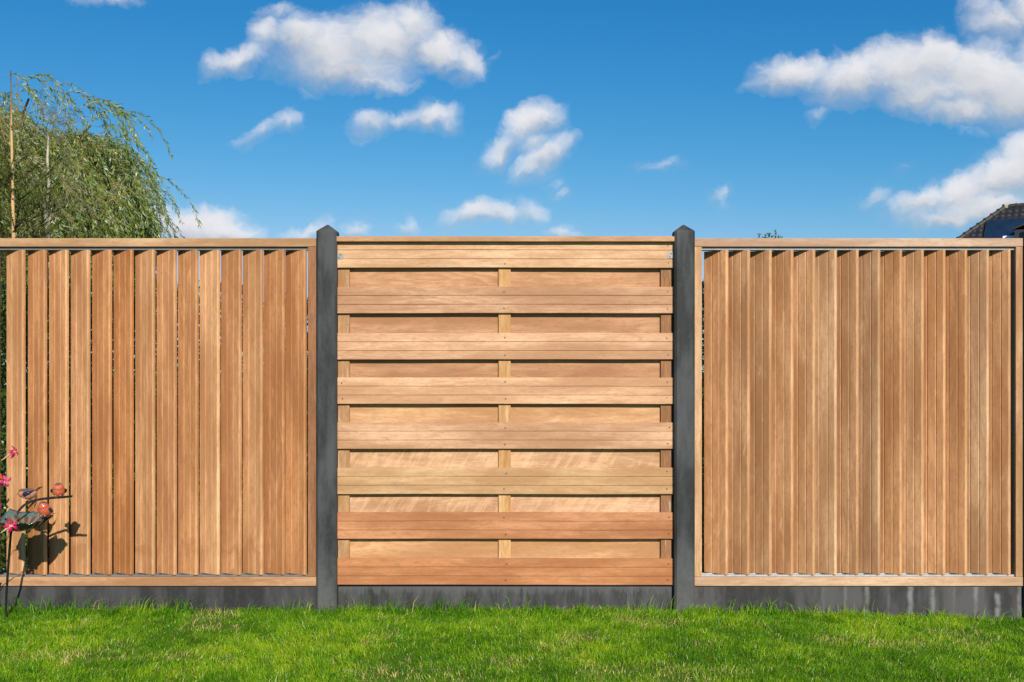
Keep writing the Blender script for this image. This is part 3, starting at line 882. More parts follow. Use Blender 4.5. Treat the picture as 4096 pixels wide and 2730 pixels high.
# ------------------------------------------------------------------ plants behind the fence
def shrub(name, label, cat, x0, x1, y0, y1, top, n_stems, n_leaf, size, group=None, seed=1, cols=None, sprigs=()):
    r = np.random.default_rng(seed)
    root = thing(name, label, cat, ((x0 + x1) / 2, (y0 + y1) / 2, 0), group)
    ox = np.array([(x0 + x1) / 2, (y0 + y1) / 2, 0])
    st, lf = MB(), MB()
    tips = []
    for i in range(n_stems):
        a = np.array([r.uniform(x0, x1), r.uniform(y0, y1), 0.0])
        hh = top(a[0]) * r.uniform(0.72, 1.0)
        n = 9
        pts = np.array([a + np.array([0.05 * math.sin(q * 0.7 + i), 0.04 * math.cos(q * 0.6 + i), 0]) * q * 0.25 + np.array([0, 0, hh * q / (n - 1)]) for q in range(n)])
        tube(st, pts - ox, np.linspace(0.008, 0.0025, n), 5, (0.07, 0.05, 0.03))
        tips.append(pts)
    for s in sprigs:                               # upright new shoots
        pts = np.array([[s[0] - 0.02, s[1], s[2] - 0.5], [s[0] - 0.005, s[1], s[2] - 0.2], [s[0], s[1], s[2]]])
        tube(st, pts - ox, [0.004, 0.0025, 0.0012], 5, (0.10, 0.10, 0.03))
        for q in range(26):
            z = s[2] - 0.012 * q
            for sd in (0, np.pi):
                an = sd + (q % 2) * np.pi / 2 + r.uniform(-.4, .4)
                lfv = np.array([[math.cos(an), math.sin(an), 0.55 + r.uniform(0, 1.0)]])
                leaves(lf, np.array([[s[0], s[1], z]]) - ox, lfv, 0.017 + 0.004 * r.random(), 0.008, np.array([[0.09, 0.12, 0.02]]) * r.uniform(0.4, 1.5), 0.15)
        leaves(lf, np.array([[s[0], s[1], s[2] - 0.003]]) - ox, np.array([[0.12, 0, 1.0]]), 0.02, 0.008, np.array([[0.04, 0.07, 0.015]]), 0.1)
    pos = np.column_stack([r.uniform(x0 - .06, x1 + .06, n_leaf), r.uniform(y0, y1, n_leaf), np.zeros(n_leaf)])
    tz = np.array([top(a) for a in pos[:, 0]])
    pos[:, 2] = tz * r.random(n_leaf) ** 0.8
    clump = vnoise(pos[:, 0] + pos[:, 1] * 2, pos[:, 2], 0.12, seed + 5)
    kp = clump > 0.05
    pos, clump = pos[kp], clump[kp]
    n = len(pos)
    ax = r.normal(size=(n, 3)) + np.array([0, -0.4, 0.7])
    ca, cb = (np.array(c) for c in (cols or ((0.028, 0.060, 0.010), (0.115, 0.170, 0.030))))
    q = np.clip(r.random(n) * 0.7 + (clump - 0.5) * 0.8, 0, 1)[:, None]
    leaves(lf, pos - ox, ax, size * r.uniform(0.7, 1.3, n), size * 0.5, ca + (cb - ca) * q, 0.12)
    st.build("stem", m_twig, root, cols=True)
    lf.build("foliage", m_leaf, root, cols=True)
    return root


shrub("hedge", 'dark leafy hedge seen through the gaps of the slat panel behind the bird bath', 'hedge', -3.0, -0.98, 0.22, 0.75,
      lambda x: 1.72 if x < -1.5 else 1.62 + 0.04 * math.sin(9 * x), 70, 44000, 0.030, seed=3)
shrub("box_shrub", 'evergreen shrub with small leaves peeping over the closed slat panel', 'shrub', 0.84, 1.75, 0.14, 0.62,
      lambda x: 1.80 if 1.2 < x < 1.55 else 1.72, 26, 62000, 0.019, seed=8,
      sprigs=[(X(3101, .3), .3, Z(930, .3)), (X(3076, .3), .3, Z(941, .3)), (X(3037, .3), .3, Z(943, .3)), (X(3062, .3), .3, Z(946, .3)), (X(3126, .3), .3, Z(954, .3)), (X(3085, .33), .33, Z(952, .33)), (X(3055, .33), .33, Z(954, .33)), (X(3112, .33), .33, Z(951, .33))],
      cols=((0.028, 0.055, 0.012), (0.12, 0.15, 0.03)))

# ------------------------------------------------------------------ weeping willow
WY = 19.5
ws = (D + WY) * 1.0
wc = np.array([-12.85, WY, 0.0])
root = thing("willow_tree", 'large weeping willow with drooping grey-green leafy strands behind the gapped slat panel', 'tree', tuple(wc))
tw, lf, br2 = MB(), MB(), MB()
r = np.random.default_rng(5)
tube(tw, [(0, 0, -0.2), (0.05, 0, 1.5), (0.15, 0.1, 3.0), (0.1, 0.1, 4.4)], [0.42, 0.34, 0.28, 0.2], 10, (0.10, 0.075, 0.05))
limbs = []
for i in range(26):
    an = r.uniform(0, 2 * np.pi)
    out = r.uniform(1.6, 3.6)
    top_ = r.uniform(5.2, 7.4)
    s0 = np.array([0.1, 0.1, r.uniform(2.6, 4.3)])
    e0 = np.array([math.cos(an) * out, math.sin(an) * out, top_])
    mid = (s0 + e0) / 2 + np.array([0, 0, 0.7])
    tt = np.linspace(0, 1, 9)[:, None]
    pts = (1 - tt) ** 2 * s0 + 2 * tt * (1 - tt) * mid + tt ** 2 * e0
    tube(br2, pts, np.linspace(0.10, 0.022, 9), 6, (0.15, 0.12, 0.05))
    limbs.append(pts)


def strand(st, d0, ln, seed_r, lw=1.0):
    n = 14
    dv = unit(np.array(d0, float))
    p = np.array(st, float)
    pts = [p.copy()]
    step = ln / (n - 1)
    wind = np.array([0.10, 0.0, 0.0])
    g_ = seed_r.uniform(0.20, 0.42)
    for q in range(n - 1):
        dv = unit(dv + np.array([0, 0, -g_]) + wind * 0.35 + seed_r.normal(0, 0.05, 3))
        p = p + dv * step
        pts.append(p.copy())
    pts = np.array(pts)
    tube(tw2, pts, np.linspace(0.006, 0.002, n) * lw, 3, np.array([0.34, 0.27, 0.05]) * seed_r.uniform(0.6, 1.2), caps=False)
    m = int(ln / 0.028)
    tt = np.linspace(0.06, 1, m) * (n - 1)
    i0 = np.clip(tt.astype(int), 0, n - 2)
    fr = (tt - i0)[:, None]
    pos = pts[i0] * (1 - fr) + pts[i0 + 1] * fr
    tan = unit(pts[i0 + 1] - pts[i0])
    side = unit(seed_r.normal(size=(m, 3)))
    ax = tan * 0.70 + side * 0.70 + np.array([0.16, 0, -0.25])
    allpos.append(pos); allax.append(ax)


tw2 = MB()
allpos, allax = [], []


def env(x):          # skyline of the crown above the trunk axis
    return 0


for cl in range(880):
    # each bough tip carries a spray of hanging strands
    an = r.uniform(0, 2 * np.pi)
    rr = 3.5 * r.random() ** 0.55
    x, y = math.cos(an) * rr, math.sin(an) * rr
    ztop = 6.92 - 0.9 * (rr / 3.6) ** 3.0 + 0.22 * math.sin(2.3 * x + 1.0 + y)
    z = ztop - abs(r.normal(0, 1.7 if r.random() < 0.62 else 0.5)) - (1.0 * r.random() if rr > 3.0 else 0)
    if z < 2.4:
        continue
    od = np.array([x / 3.6 + 0.22, y / 3.6, 0.55])
    for q in range(r.integers(8, 20)):
        st_ = np.array([x, y, z]) + r.normal(0, 0.16, 3) + od * r.uniform(-0.35, 0.35)
        strand(st_, od * r.uniform(0.4, 1.0) + np.array([r.normal(0, .35), r.normal(0, .35), r.uniform(-0.7, 0.2)]), r.uniform(0.8, 2.4), r)
for (px_, py_, dx_, dz_, ln) in ((250, 365, .8, .75, 2.0), (150, 375, .7, .9, 1.5), (500, 440, .75, .8, 2.2), (420, 425, .8, .6, 2.2), (510, 470, .85, .55, 2.6), (560, 590, 1, .45, 3.2), (520, 480, .9, .9, 2.6),
                                 (540, 640, 1, .35, 3.6), (580, 700, 1, .1, 3.2), (330, 400, .9, .6, 2.0), (90, 395, .6, .7, 1.4), (30, 400, -.5, .7, 1.0), (600, 780, .9, .2, 2.0), (590, 830, .8, .0, 2.2), (380, 430, 1, .5, 2.0), (200, 360, .9, .5, 1.8)):
    for q in range(3):
        pw = P(px_ - 6 + r.normal(0, 14), py_ + r.normal(0, 12) + 34, WY)
        strand((pw.x - wc[0], pw.y - wc[1] - 1.5 + r.normal(0, .5), pw.z), (dx_, r.normal(0, .2), dz_), ln * r.uniform(.45, .75), r)
pos = np.concatenate(allpos); ax = np.concatenate(allax)
n = len(pos)
q = np.clip(r.normal(0.5, 0.28, n), 0, 1)[:, None]
ca, cb = np.array([0.060, 0.125, 0.014]), np.array([0.235, 0.305, 0.080])
colw = ca + (cb - ca) * q
gl = r.random(n) < 0.22
colw = np.where(gl[:, None], np.array([0.30, 0.35, 0.24]) * (0.8 + 0.4 * r.random((n, 1))), colw)     # silver undersides
yl = r.random(n) < 0.10
colw = np.where(yl[:, None], np.array([0.26, 0.25, 0.04]), colw)
leaves(lf, pos, ax, 0.128 * r.uniform(0.7, 1.3, n), 0.025 * r.uniform(0.8, 1.3, n), colw, 0.0)
tw.build("trunk", m_twig, root, smooth=True, cols=True)
br2.build("limbs", m_twig, root, smooth=True, cols=True)
tw2.build("twigs", m_twig, root, cols=True)
lf.build("crown", m_willow, root, cols=True)

# ------------------------------------------------------------------ young spruce
SY = 6.5
sb = P(44, 284, SY)
root = thing("spruce_tree", 'young dark spruce with two bare orange leader shoots at the left behind the fence', 'tree', (sb.x, SY, 0))
r = np.random.default_rng(15)
tr2, nd, brn = MB(), MB(), MB()
H = sb.z
px2m = lambda px, py: np.array([P(px, py, SY).x - sb.x, 0, P(px, py, SY).z])
lead = np.array([[0.10, 0, -0.1], [0.09, 0, 1.2], px2m(52, 850), px2m(50, 700), px2m(46, 520), px2m(45, 420), px2m(42, 284)])
tube(tr2, lead, [0.06, 0.045, 0.020, 0.017, 0.013, 0.008, 0.0055], 8, np.array([[.12, .07, .03]] * 2 + [[.52, .33, .15]] * 3 + [[.26, .13, .055]] * 2))
side_shoots = [([(48, 510), (70, 480), (78, 420), (70, 312)], .006), ([(48, 520), (95, 490), (122, 425)], .006), ([(48, 520), (20, 500), (0, 460), (-14, 410)], .006),
               ([(47, 590), (20, 560), (2, 490)], .006)]
for pl, rd in side_shoots:
    pts = np.array([px2m(*p) for p in pl])
    pts[:, 1] = r.normal(0, 0.02)
    tube(brn, pts, np.linspace(rd, rd * 0.7, len(pts)), 6, (.20, .13, .045))
np_, na_ = [], []


def needle_branch(st, d0, ln, dens=330.0, sub=True, curve=0.10):
    n = max(4, int(ln / 0.08))
    p = np.array(st, float); dv = unit(np.array(d0, float))
    pts = [p.copy()]
    for q in range(n):
        dv = unit(dv + np.array([0, 0, curve * 0.5]) + r.normal(0, 0.04, 3))
        p = p + dv * ln / n
        pts.append(p.copy())
    pts = np.array(pts)
    tube(brn, pts, np.linspace(0.003 + 0.005 * ln, 0.002, n + 1), 4, (.085, .065, .025), caps=False)
    m = int(ln * dens)
    tt = np.linspace(0.05, 1, m) * n
    i0 = np.clip(tt.astype(int), 0, n - 1)
    fr = (tt - i0)[:, None]
    pos = pts[i0] * (1 - fr) + pts[i0 + 1] * fr
    tan = unit(pts[i0 + 1] - pts[i0])
    np_.append(pos); na_.append(tan * 0.55 + unit(r.normal(size=(m, 3))) * 0.9 + np.array([0, 0, 0.15]))
    if sub:
        for q in range(int(ln / 0.09)):
            k_ = r.integers(1, n + 1)
            sd = unit(np.cross(unit(pts[-1] - pts[0]), [0, 0, 1])) * r.choice([-1, 1])
            needle_branch(pts[k_], unit(pts[-1] - pts[0]) * 0.8 + sd * 0.7 + np.array([0, 0, 0.1]), ln * r.uniform(0.2, 0.42) * (1.1 - k_ / (n + 2)) + 0.07, dens, False)


zz = px2m(48, 600)[2]
lev = 0
while zz > 0.5:
    below = px2m(48, 520)[2] - zz
    cnt = 2 if below < 0.55 else 6
    for i in range(cnt):
        an = r.uniform(0, 2 * np.pi) if (i and below > 0.55) else (r.uniform(-0.4, 0.6) if i % 2 else r.uniform(2.4, 3.6))
        ln = min(0.28 + 0.50 * below, 1.5) * r.uniform(0.75, 1.1)
        up = max(0.85 - 0.32 * below, 0.10) + r.normal(0, 0.08)
        needle_branch((0.02 + r.normal(0, .01), 0, zz + r.normal(0, 0.05)), (math.cos(an), math.sin(an), up), ln, 330 if below > 0.5 else 200)
    zz -= 0.13 if below < 1.4 else 0.2
pos, ax = np.concatenate(np_), np.concatenate(na_)
n = len(pos)
q = r.random((n, 1))
leaves(nd, pos, ax, 0.027 * r.uniform(.7, 1.2, n), 0.0058, np.array([0.032, 0.060, 0.010]) + (np.array([0.170, 0.200, 0.035]) - np.array([0.026, 0.055, 0.010])) * q ** 1.3)
tr2.build("trunk", m_twig, root, smooth=True, cols=True)
brn.build("branches", m_twig, root, cols=True)
nd.build("needles", m_needle, root, cols=True)

# ------------------------------------------------------------------ bare grey-barked tree
BY = 8.5
bb = P(186, 540, BY)
root = thing("bare_tree", 'thin pale-barked half-dead tree with fine brown twigs between spruce and willow', 'tree', (bb.x, BY, 0))
r = np.random.default_rng(23)
tr3, tws, fl = MB(), MB(), MB()
pm = lambda px, py: np.array([P(px, py, BY).x - bb.x, 0, P(px, py, BY).z])
trk = np.array([[0.15, 0, -0.1], [0.10, 0, 1.4], pm(190, 930), pm(184, 820), pm(196, 740), pm(190, 640), pm(193, 540), pm(165, 500)])
tube(tr3, trk, [.07, .06, .026, .025, .02, .017, .011, .004], 8, (0.42, 0.37, 0.28))
for pl in ([(184, 830), (215, 870), (240, 880)], [(192, 790), (206, 830)], [(190, 660), (165, 655), (135, 640)], [(191, 690), (150, 655), (110, 600)], [(190, 930), (205, 830), (215, 780)], [(192, 580), (215, 560), (240, 550)]):
    pts = np.array([pm(*p) for p in pl]); pts[:, 1] += np.linspace(0, r.normal(0, .1), len(pts))
    tube(tr3, pts, np.linspace(.009, .004, len(pts)), 5, (0.40, 0.34, 0.26))


def twig(st, d0, ln, lev):
    n = 6
    p = np.array(st, float); dv = unit(np.array(d0, float)); pts = [p.copy()]
    for q in range(n):
        dv = unit(dv + r.normal(0, 0.16, 3) + np.array([0.03, 0, -0.03]))
        p = p + dv * ln / n
        pts.append(p.copy())
    tube(tws, pts, np.linspace(0.0042 if lev == 0 else 0.0026, 0.0014, n + 1), 3, np.array([0.25, 0.21, 0.12]) * r.uniform(.6, 1.3), caps=False)
    if lev < 2:
        for q in range(7 if lev == 0 else 5):
            k_ = r.integers(1, n + 1)
            twig(pts[k_], dv + r.normal(0, 0.75, 3), ln * r.uniform(.35, .6), lev + 1)


for i in range(22):
    f = r.random()
    k_ = 2 + f * 5
    a = int(min(k_, 6)); st = trk[a] * (1 - (k_ - a)) + trk[a + 1] * (k_ - a)
    an = r.uniform(0, 2 * np.pi)
    twig(st, (math.cos(an) + .2, math.sin(an), r.uniform(-.1, .6)), r.uniform(.4, .95), 0)
tr3.build("trunk", m_twig, root, smooth=True, cols=True)
tws.build("twigs", m_twig, root, cols=True)

# ------------------------------------------------------------------ house with hipped roof
HYD = 48.0
A = np.array(P(4024, 830, HYD - D))
ph = R(31)
Uv = np.array([math.cos(ph), -math.sin(ph), 0]); Nv = np.array([-math.sin(ph), -math.cos(ph), 0])
TP = 0.893
RL, DP = 8.0, 4.2
root = thing("house", 'dark tiled hipped house roof with blue solar panels rising behind the fence', 'house', tuple(A * np.array([1, 1, 0])))
OR = np.array([A[0], A[1], 0])
dn = unit(Nv - np.array([0, 0, TP]))                    # down the slope
fn = np.cross(Uv, dn); fn = fn if fn[2] > 0 else -fn
cs = math.hypot(1, TP)


def roof_face(a, u, nrm, ulen, kind):
    """Pantiled face: a = top left corner at the ridge; widens by v on either side."""
    dwn = unit(nrm - np.array([0, 0, TP])); f = np.cross(u, dwn); f = f if f[2] > 0 else -f
    nu, rows = 300, 84
    vv = np.linspace(0, DP, rows)
    uu = np.linspace(-DP, ulen + DP, nu)
    UU, VV = np.meshgrid(uu, vv, indexing='ij')
    UC = np.clip(UU, -VV, ulen + VV)
    slope = VV * cs
    course = (slope / 0.34) % 1.0
    hgt_ = 0.030 * np.abs(np.sin(UC / 0.27 * np.pi)) ** 1.5 + 0.030 * course
    Pn = a + UC[..., None] * u + VV[..., None] * nrm - np.array([0, 0, 1]) * (VV * TP)[..., None] + f * hgt_[..., None]
    ix = np.arange(nu * rows).reshape(nu, rows)
    fq = np.stack([ix[:-1, :-1], ix[1:, :-1], ix[1:, 1:], ix[:-1, 1:]], -1).reshape(-1, 4)
    return Pn.reshape(-1, 3) - OR, fq


mb = MB()
B = A + Uv * RL
for (a, u, nr, ul) in ((A, Uv, Nv, RL), (B, -Uv, -Nv, RL), (A, -Nv, -Uv, 0.0), (B, Nv, Uv, 0.0)):
    v_, f_ = roof_face(a, u, nr, ul, 0)
    mb.add(v_, [f_])
roof = mb.build("roof", m_tile, root)
mb = MB()


def ridge_run(p0, p1, step=0.40):
    L = np.linalg.norm(p1 - p0); n = int(L / step)
    for i in range(n):
        a = p0 + (p1 - p0) * i / n
        b = p0 + (p1 - p0) * (i + 1.12) / n
        lift = np.array([0, 0, 0.03])
        tube(mb, [a + lift, a + (b - a) * 0.86 + lift, a + (b - a) * 0.87 + lift, b + lift], [0.10, 0.112, 0.135, 0.135], 10)


E = 4.2
for (p0, d_) in ((A, Nv - Uv), (A, -Nv - Uv), (B, Nv + Uv), (B, -Nv + Uv)):
    ridge_run(p0 - OR, p0 - OR + d_ * E - np.array([0, 0, TP * E]))
ridge_run(A - OR, B - OR)
mb.build("ridge_tiles", m_ridge, roof, smooth=False)
mb = MB()
bm_v, bm_f = bmesh_box((-0.14, -0.13, -0.05), (0.14, 0.13, 0.15), 0.06)
mb.add(np.array(bm_v) + (A - OR), bm_f)
mb.build("mortar_cap", m_lichen, roof)
# walls
mb = MB()
ez = A[2] - TP * (DP - 0.45)
cnr = [A + (-Uv + Nv) * (DP - 0.45), A - (Uv + Nv) * (DP - 0.45), B + (Uv - Nv) * (DP - 0.45), B + (Uv + Nv) * (DP - 0.45)]
lo = [np.array([c[0], c[1], -0.2]) - OR for c in cnr]; hi = [np.array([c[0], c[1], ez - 0.05]) - OR for c in cnr]
mb.add(lo + hi, BOXF)
mb.build("wall", m_brick, root)


def on_roof(px, py, off=0.0):
    d = np.array(P(px, py, 0)) - np.array([0, -D, EYE])
    o_ = np.array([0, -D, EYE])
    t = np.dot(A + fn * off - o_, fn) / np.dot(d, fn)
    q = o_ + d * t - A
    return np.dot(q, Uv), np.dot(q, dn)


u0, s0 = on_roof(3948, 884, 0.12)
rotm = Matrix((Vector(Uv), Vector(dn), Vector(np.cross(Uv, dn)))).transposed().to_4x4()
if np.dot(np.cross(Uv, dn), fn) < 0:
    sgn = -1
else:
    sgn = 1
for k_ in range(3):
    mb = MB()
    box(mb, (0, 0, 0.09 * sgn), (1.68, 2.1, 0.125 * sgn))
    po = mb.build("solar_panel", m_solar, root)
    base = A - OR + Uv * (u0 + k_ * 1.70) + dn * s0
    po.matrix_local = Matrix.Translation(Vector(base)) @ rotm
    fm = MB()
    for lo_, hi_ in (((-0.02, -0.02), (1.70, 0.0)), ((-0.02, 2.1), (1.70, 2.12)), ((-0.02, 0.0), (0.0, 2.1)), ((1.68, 0.0), (1.698, 2.1))):
        box(fm, (*lo_, 0.08 * sgn), (*hi_, 0.128 * sgn))
    fm.build("panel_frame", m_darkclad, po)
# dormer with a white sill, partly hidden by the fence
ud, sd_ = on_roof(4068, 933, 0.0)
mb = MB()
Lc = lambda u, s, z: A - OR + Uv * u + dn * s + np.array([0, 0, z])
fx = Nv
q0 = A - OR + Uv * ud + dn * sd_
pts = [q0, q0 + Uv * 2.2, q0 + Uv * 2.2 + Nv * 1.0, q0 + Nv * 1.0]
lo = [p_ - np.array([0, 0, 1.3]) for p_ in pts]; hi = [p_ + np.array([0, 0, 0.02]) for p_ in pts]
mb.add(lo + hi, BOXF)
dm = mb.build("dormer", m_darkclad, root)
mb = MB()
hi2 = [pts[0] + Uv * -0.05 + np.array([0, 0, 0.03]), pts[1] + np.array([0, 0, 0.9]), pts[2] + np.array([0, 0, 0.9]) + Nv * .08, pts[3] + Uv * -0.05 + np.array([0, 0, 0.03]) + Nv * .08]
mb.add([p_ for p_ in hi2] + [p_ + np.array([0, 0, 0.07]) for p_ in hi2], BOXF)
mb.build("dormer_roof", m_tile, dm)
us, s_s = on_roof(4013, 951.0, 0.10)
ue, _ = on_roof(4066, 951.0, 0.10)
mb = MB()
box(mb, (0, 0, 0.135 * sgn), (ue - us, 0.5, 0.17 * sgn), 0.01)
rw = mb.build("roof_window", m_white, root)
rw.matrix_local = Matrix.Translation(Vector(A - OR + Uv * us + dn * s_s)) @ rotm

# ------------------------------------------------------------------ bird bath ornament
BD = -0.32
bw = lambda px, py, y=BD: np.array(P(px, py, y))
root = thing("bird_bath", 'ceramic leaf bird bath with three glazed birds on a black iron rod', 'bird bath', tuple(bw(22, 2420, -0.13) * np.array([1, 1, 0])))
O0 = np.array(root.location)
mb = MB()
rb = np.array([X(22, -0.13), -0.13, -0.15])
tube(mb, np.array([rb, bw(25, 2390, -0.16), bw(34, 2250, -0.27), bw(46, 2105, BD)]) - O0, 0.0058, 10)
mb.build("rod", m_iron, root, smooth=True)
# dish
mb = MB()
dc = bw(98, 2088)
na, nr = 96, 14
angs = np.linspace(0, 2 * np.pi, na, endpoint=False)
V = []
for layer in (0, 1):
    for j in range(nr):
        rr = (j + 0.001) / (nr - 1)
        rad = 1 + 0.10 * np.sin(3 * angs + 0.6) + 0.06 * np.sin(7 * angs) + 0.04 * np.sin(13 * angs + 1)
        zz_ = 0.047 * rr ** 2.4 + 0.0055 * rr ** 3 * np.sin(8 * angs + 0.5) + 0.004 * rr ** 2 * np.sin(5 * angs + 2) + 0.0025 * np.sin(angs * 26) * rr
        x_ = 0.118 * rr * rad * np.cos(angs); y_ = 0.095 * rr * rad * np.sin(angs)
        zz_ = zz_ + y_ * 0.20 + x_ * 0.02 + 0.014 * rr ** 4 * np.exp(-((angs - 2.5) / 0.35) ** 2)
        V.append(np.column_stack([x_, y_, zz_ - layer * (0.016 - 0.011 * rr)]))
V = np.concatenate(V) + dc - O0 + np.array([0, 0, -0.026])
fs = []
i = np.arange(na); jn = (i + 1) % na
for j in range(nr - 1):
    fs.append(np.column_stack([j * na + i, j * na + jn, (j + 1) * na + jn, (j + 1) * na + i]))
    b_ = nr * na
    fs.append(np.column_stack([b_ + j * na + i, b_ + (j + 1) * na + i, b_ + (j + 1) * na + jn, b_ + j * na + jn]))
fs.append(np.column_stack([(nr - 1) * na + i, (nr - 1) * na + jn, nr * na + (nr - 1) * na + jn, nr * na + (nr - 1) * na + i]))
rr_ = np.tile(np.repeat(np.linspace(0, 1, nr), na), 2)
vein = (np.sin(np.tile(angs, nr * 2) * 13) > 0.2)[:, None] * 1.0
cd = np.where(rr_[:, None] > 0.84, np.array([0.085, 0.130, 0.115]), np.array([0.16, 0.105, 0.062]) * (0.6 + 0.7 * vein))
cd[nr * na:] = np.array([0.010, 0.012, 0.014])
mb.add(V, [np.concatenate(fs)], cd)
mb.build("dish", m_glaze, root, smooth=True, cols=True)
# branch
mb = MB()
tt = [(62, 2070, BD), (76, 2042, BD), (98, 2020, BD), (125, 2006, BD), (165, 1997, BD - .01), (210, 1992, BD - .02), (255, 1989, BD - .05), (288, 1986, BD - .09)]
pts = np.array([bw(*p) for p in tt]) - O0
tube(mb, pts, [.0052, .0054, .0056, .0058, .006, .0062, .0064, .0050], 10)
mb.build("branch", m_iron, root, smooth=True)


def bird(center, ln, yaw, pitch, red, back, fat=1.0):
    """A small glazed bird; local x points from tail to beak."""
    holder = MB()
    tx = np.linspace(0, 1, 26)
    xs_ = (tx - 0.5) * ln
    prof = np.interp(tx, [0, .04, .12, .25, .42, .58, .70, .80, .88, .95, 1.0], [0.01, .10, .19, .29, .335, .325, .285, .265, .235, .15, .01]) * ln * fat
    zc_ = np.interp(tx, [0, .25, .5, .75, 1], [.06, 0, 0, .10, .12]) * ln
    sides = 20
    cc_ = []
    for t_v in tx:
        for a in np.linspace(0, 2 * np.pi, sides, endpoint=False):
            up_ = math.sin(a)
            c = np.array(red)
            if up_ > 0.45 and t_v < 0.97:
                c = np.array(back)
            elif t_v < 0.3:
                c = (np.array(red) * 0.5 + np.array([0.28, 0.16, 0.11]) * 0.5)
            cc_.append(c)
    pts_ = np.column_stack([xs_, np.zeros(26), zc_])
    t0 = holder.n
    tube(holder, pts_, prof, sides, None, 0, True)
    holder.c[-1][:, :3] = np.array(cc_)
    b = holder.build("bird", m_glaze, root, smooth=True, cols=True)
    b.location = Vector(center - O0)
    b.rotation_euler = (0, -pitch, yaw)
    for sg in (-1, 1):
        wm = MB()
        tube(wm, [(-.42 * ln, sg * .16 * ln * fat, .10 * ln), (-.2 * ln, sg * .30 * ln * fat, .05 * ln), (.02 * ln, sg * .325 * ln * fat, .03 * ln), (.16 * ln, sg * .28 * ln * fat, .02 * ln)],
             np.array([.02, .095, .12, .02]) * ln, 10, (0.012, 0.026, 0.050), squash=1.0)
        wm.build("wing", m_glaze, b, smooth=True, cols=True)
        em = MB()
        tube(em, [(.36 * ln, sg * .20 * ln * fat, .16 * ln), (.36 * ln, sg * .215 * ln * fat, .165 * ln), (.36 * ln, sg * .235 * ln * fat, .17 * ln)], [.03 * ln, .034 * ln, .008 * ln], 10, (0.01, 0.01, 0.01))
        em.build("eye", m_glaze, b, smooth=True, cols=True)
        ft = MB()
        fxp, fyp = 0.02 * ln, sg * .12 * ln * fat
        tube(ft, [(fxp - .05 * ln, fyp, -.33 * ln * fat), (fxp + .12 * ln, fyp, -.36 * ln * fat)], [.05 * ln, .035 * ln], 8, (0.50, 0.27, 0.16))
        ft.build("foot", m_glaze, b, smooth=True, cols=True)
    tm = MB()
    for q in range(5):
        s_ = (q - 2) / 2
        tube(tm, [(-.42 * ln, s_ * .06 * ln, .07 * ln), (-.60 * ln, s_ * .13 * ln, .15 * ln), (-.74 * ln, s_ * .19 * ln, .22 * ln)], np.array([.05, .042, .022]) * ln, 8, (0.36, 0.20, 0.13) if q % 2 else (0.16, 0.075, 0.06), squash=0.5)
    tm.build("tail", m_glaze, b, smooth=True, cols=True)
    km = MB()
    tube(km, [(.44 * ln, 0, .12 * ln), (.53 * ln, 0, .115 * ln), (.62 * ln, 0, .10 * ln)], np.array([.07, .045, .006]) * ln, 8, (0.46, 0.26, 0.12))
    km.build("beak", m_glaze, b, smooth=True, cols=True)
    return b


bird(bw(112, 1977), 0.098, R(180 - 6), R(-12), (0.50, 0.20, 0.12), (0.12, 0.085, 0.065), 0.82)
bird(bw(235, 1965, BD - .03), 0.085, R(-74), R(34), (0.52, 0.125, 0.065), (0.060, 0.085, 0.085), 1.02)
bird(bw(179, 2041, BD - .05), 0.085, R(-102), R(38), (0.52, 0.105, 0.055), (0.060, 0.060, 0.060), 1.04)

# ------------------------------------------------------------------ flowering plant at the left edge
FY = -0.44
root = thing("flowering_plant", 'tall garden plant with pink trumpet flowers reaching in at the left edge', 'plant', (X(-190, FY), FY, 0))
O1 = np.array(root.location)
sm, lm = MB(), MB()
fw = lambda px, py, y=FY: np.array(P(px, py, y))
crown_pt = fw(-170, 2150)


def flower(basept, mouth, facing, scale=1.0, c_in=(0.62, 0.015, 0.10), c_tube=(0.75, 0.28, 0.30), petals=5, seed=0):
    rr0 = np.random.default_rng(seed)
    mbf = MB()
    scale *= 0.82
    c_in = (c_in[0] * 0.98, c_in[1], c_in[2] * 1.35)
    a, b = basept - O1, mouth - O1
    d = unit(b - a)
    n = 7
    tt = np.linspace(0, 1, n)[:, None]
    pts = a + (b - a) * tt
    rad = np.array([.0022, .0030, .0042, .0058, .0075, .0088, .0095]) * scale
    ct = np.array([0.62, 0.55, 0.30]) * (1 - tt) + np.array(c_tube) * tt
    tube(mbf, pts, rad, 10, ct, caps=False)
    fc = unit(np.array(facing, float))
    s1 = unit(np.cross(fc, [0.1, 0.2, 1.0])); s2 = np.cross(fc, s1)
    for k in range(petals):
        an = 2 * np.pi * k / petals + rr0.uniform(-.25, .25)
        out = math.cos(an) * s1 + math.sin(an) * s2
        L = scale * rr0.uniform(.024, .034)
        sd = np.cross(out, fc)
        rows = []
        for q, (u_, w__, cf) in enumerate(((0, .30, .0), (.3, .85, .16), (.6, .95, .02), (.85, .55, -.28), (1.0, .04, -.55))):
            c0 = b + out * (.007 * scale + L * u_) + fc * L * (cf + .12 * rr0.normal() * u_)
            rows.append([c0 - sd * L * .27 * w__ - fc * L * .07, c0, c0 + sd * L * .27 * w__ - fc * L * .07])
        vs = np.array(rows).reshape(-1, 3)
        f = np.array([[q * 3 + e, q * 3 + e + 1, q * 3 + e + 4, q * 3 + e + 3] for q in range(4) for e in (0, 1)])
        mbf.add(vs, [f], np.array(c_in) * rr0.uniform(.7, 1.25))
    return mbf.build("flower", m_petal, root, smooth=True, cols=True)


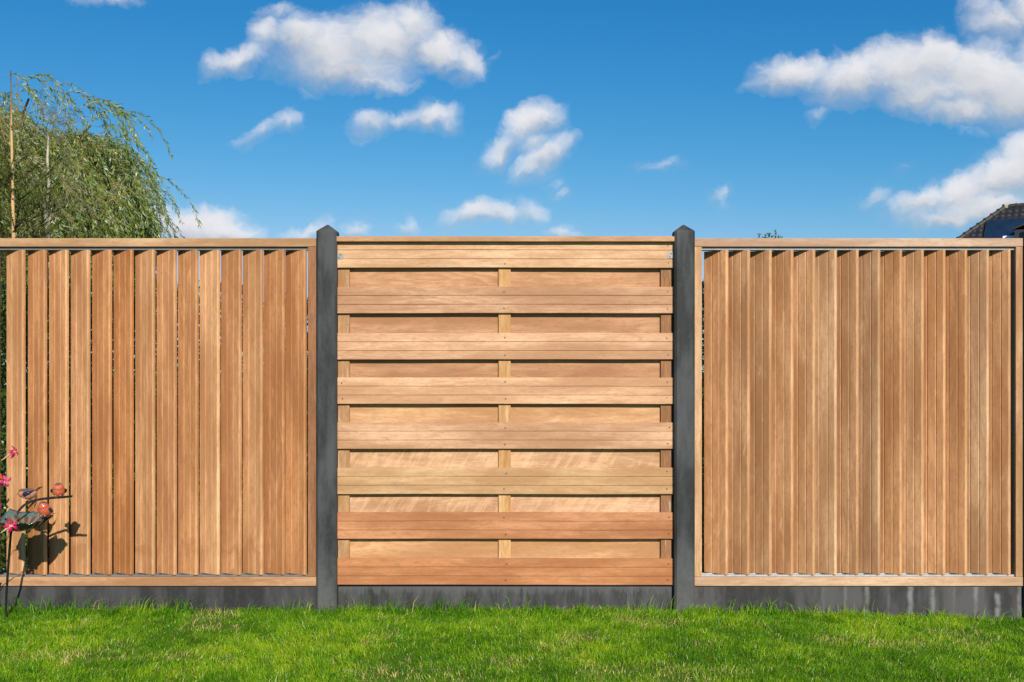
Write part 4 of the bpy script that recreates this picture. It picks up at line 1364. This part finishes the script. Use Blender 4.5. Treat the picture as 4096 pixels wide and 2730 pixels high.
fl_spec = [((6, 1842), (58, 1806), (.9, -.3, .35), 1.05, (0.60, 0.012, 0.06), (0.80, 0.30, 0.36)),
           ((-30, 1930), (24, 1930), (.7, -.7, -.2), 1.05, (0.70, 0.05, 0.18), (0.80, 0.30, 0.30)),
           ((-60, 1945), (-6, 1905), (.8, -.4, .4), 1.05, (0.72, 0.09, 0.03), (0.85, 0.40, 0.20)),
           ((-45, 2030), (-4, 2026), (.9, -.3, .05), .75, (0.70, 0.03, 0.12), (0.80, 0.30, 0.30)),
           ((4, 2132), (46, 2102), (.6, -.75, .3), 1.2, (0.75, 0.010, 0.09), (0.82, 0.42, 0.42)),
           ((-120, 1850), (-85, 1815), (.2, -.8, .4), 1.05, (0.66, 0.02, 0.09), (0.80, 0.30, 0.36)),
           ((-190, 1900), (-230, 1880), (-.6, -.6, .3), 1.05, (0.66, 0.02, 0.09), (0.80, 0.30, 0.36))]
r = np.random.default_rng(77)
for i, (a, b, fc, sc_, ci, ctb) in enumerate(fl_spec):
    A0, B0 = fw(*a), fw(*b)
    flower(A0, B0, fc, sc_, ci, ctb, seed=i)
    j0 = fw(-150 - 12 * (i % 3), a[1] + 170)
    pts = np.array([O1 + np.array([r.normal(0, .03), r.normal(0, .03), 0]), (O1 + j0) / 2 + np.array([r.normal(0, .03), r.normal(0, .03), 0]), j0, (j0 + A0) / 2 + np.array([0, 0, .03]), A0])
    tq = np.linspace(0, 4, 17)
    pts = np.column_stack([np.interp(tq, range(5), pts[:, k]) for k in range(3)])
    tube(sm, pts - O1, np.linspace(.0045, .0018, 17), 6, (0.16, 0.20, 0.05))
    n = 26
    tk = r.uniform(1, 12, n)
    pp = np.column_stack([np.interp(tk, range(17), pts[:, k]) for k in range(3)]) - O1
    pp[:, 0] = np.minimum(pp[:, 0], fw(-90, 0)[0] - O1[0])
    leaves(lm, pp, r.normal(size=(n, 3)) * np.array([.6, 1, .8]) + np.array([-.4, 0, .3]), r.uniform(.05, .08, n), .028, np.array([0.05, 0.11, 0.02]) * r.uniform(.6, 1.5, (n, 1)), .12)
sm.build("stem", m_twig, root, smooth=True, cols=True)
lm.build("foliage", m_leaf, root, cols=True)
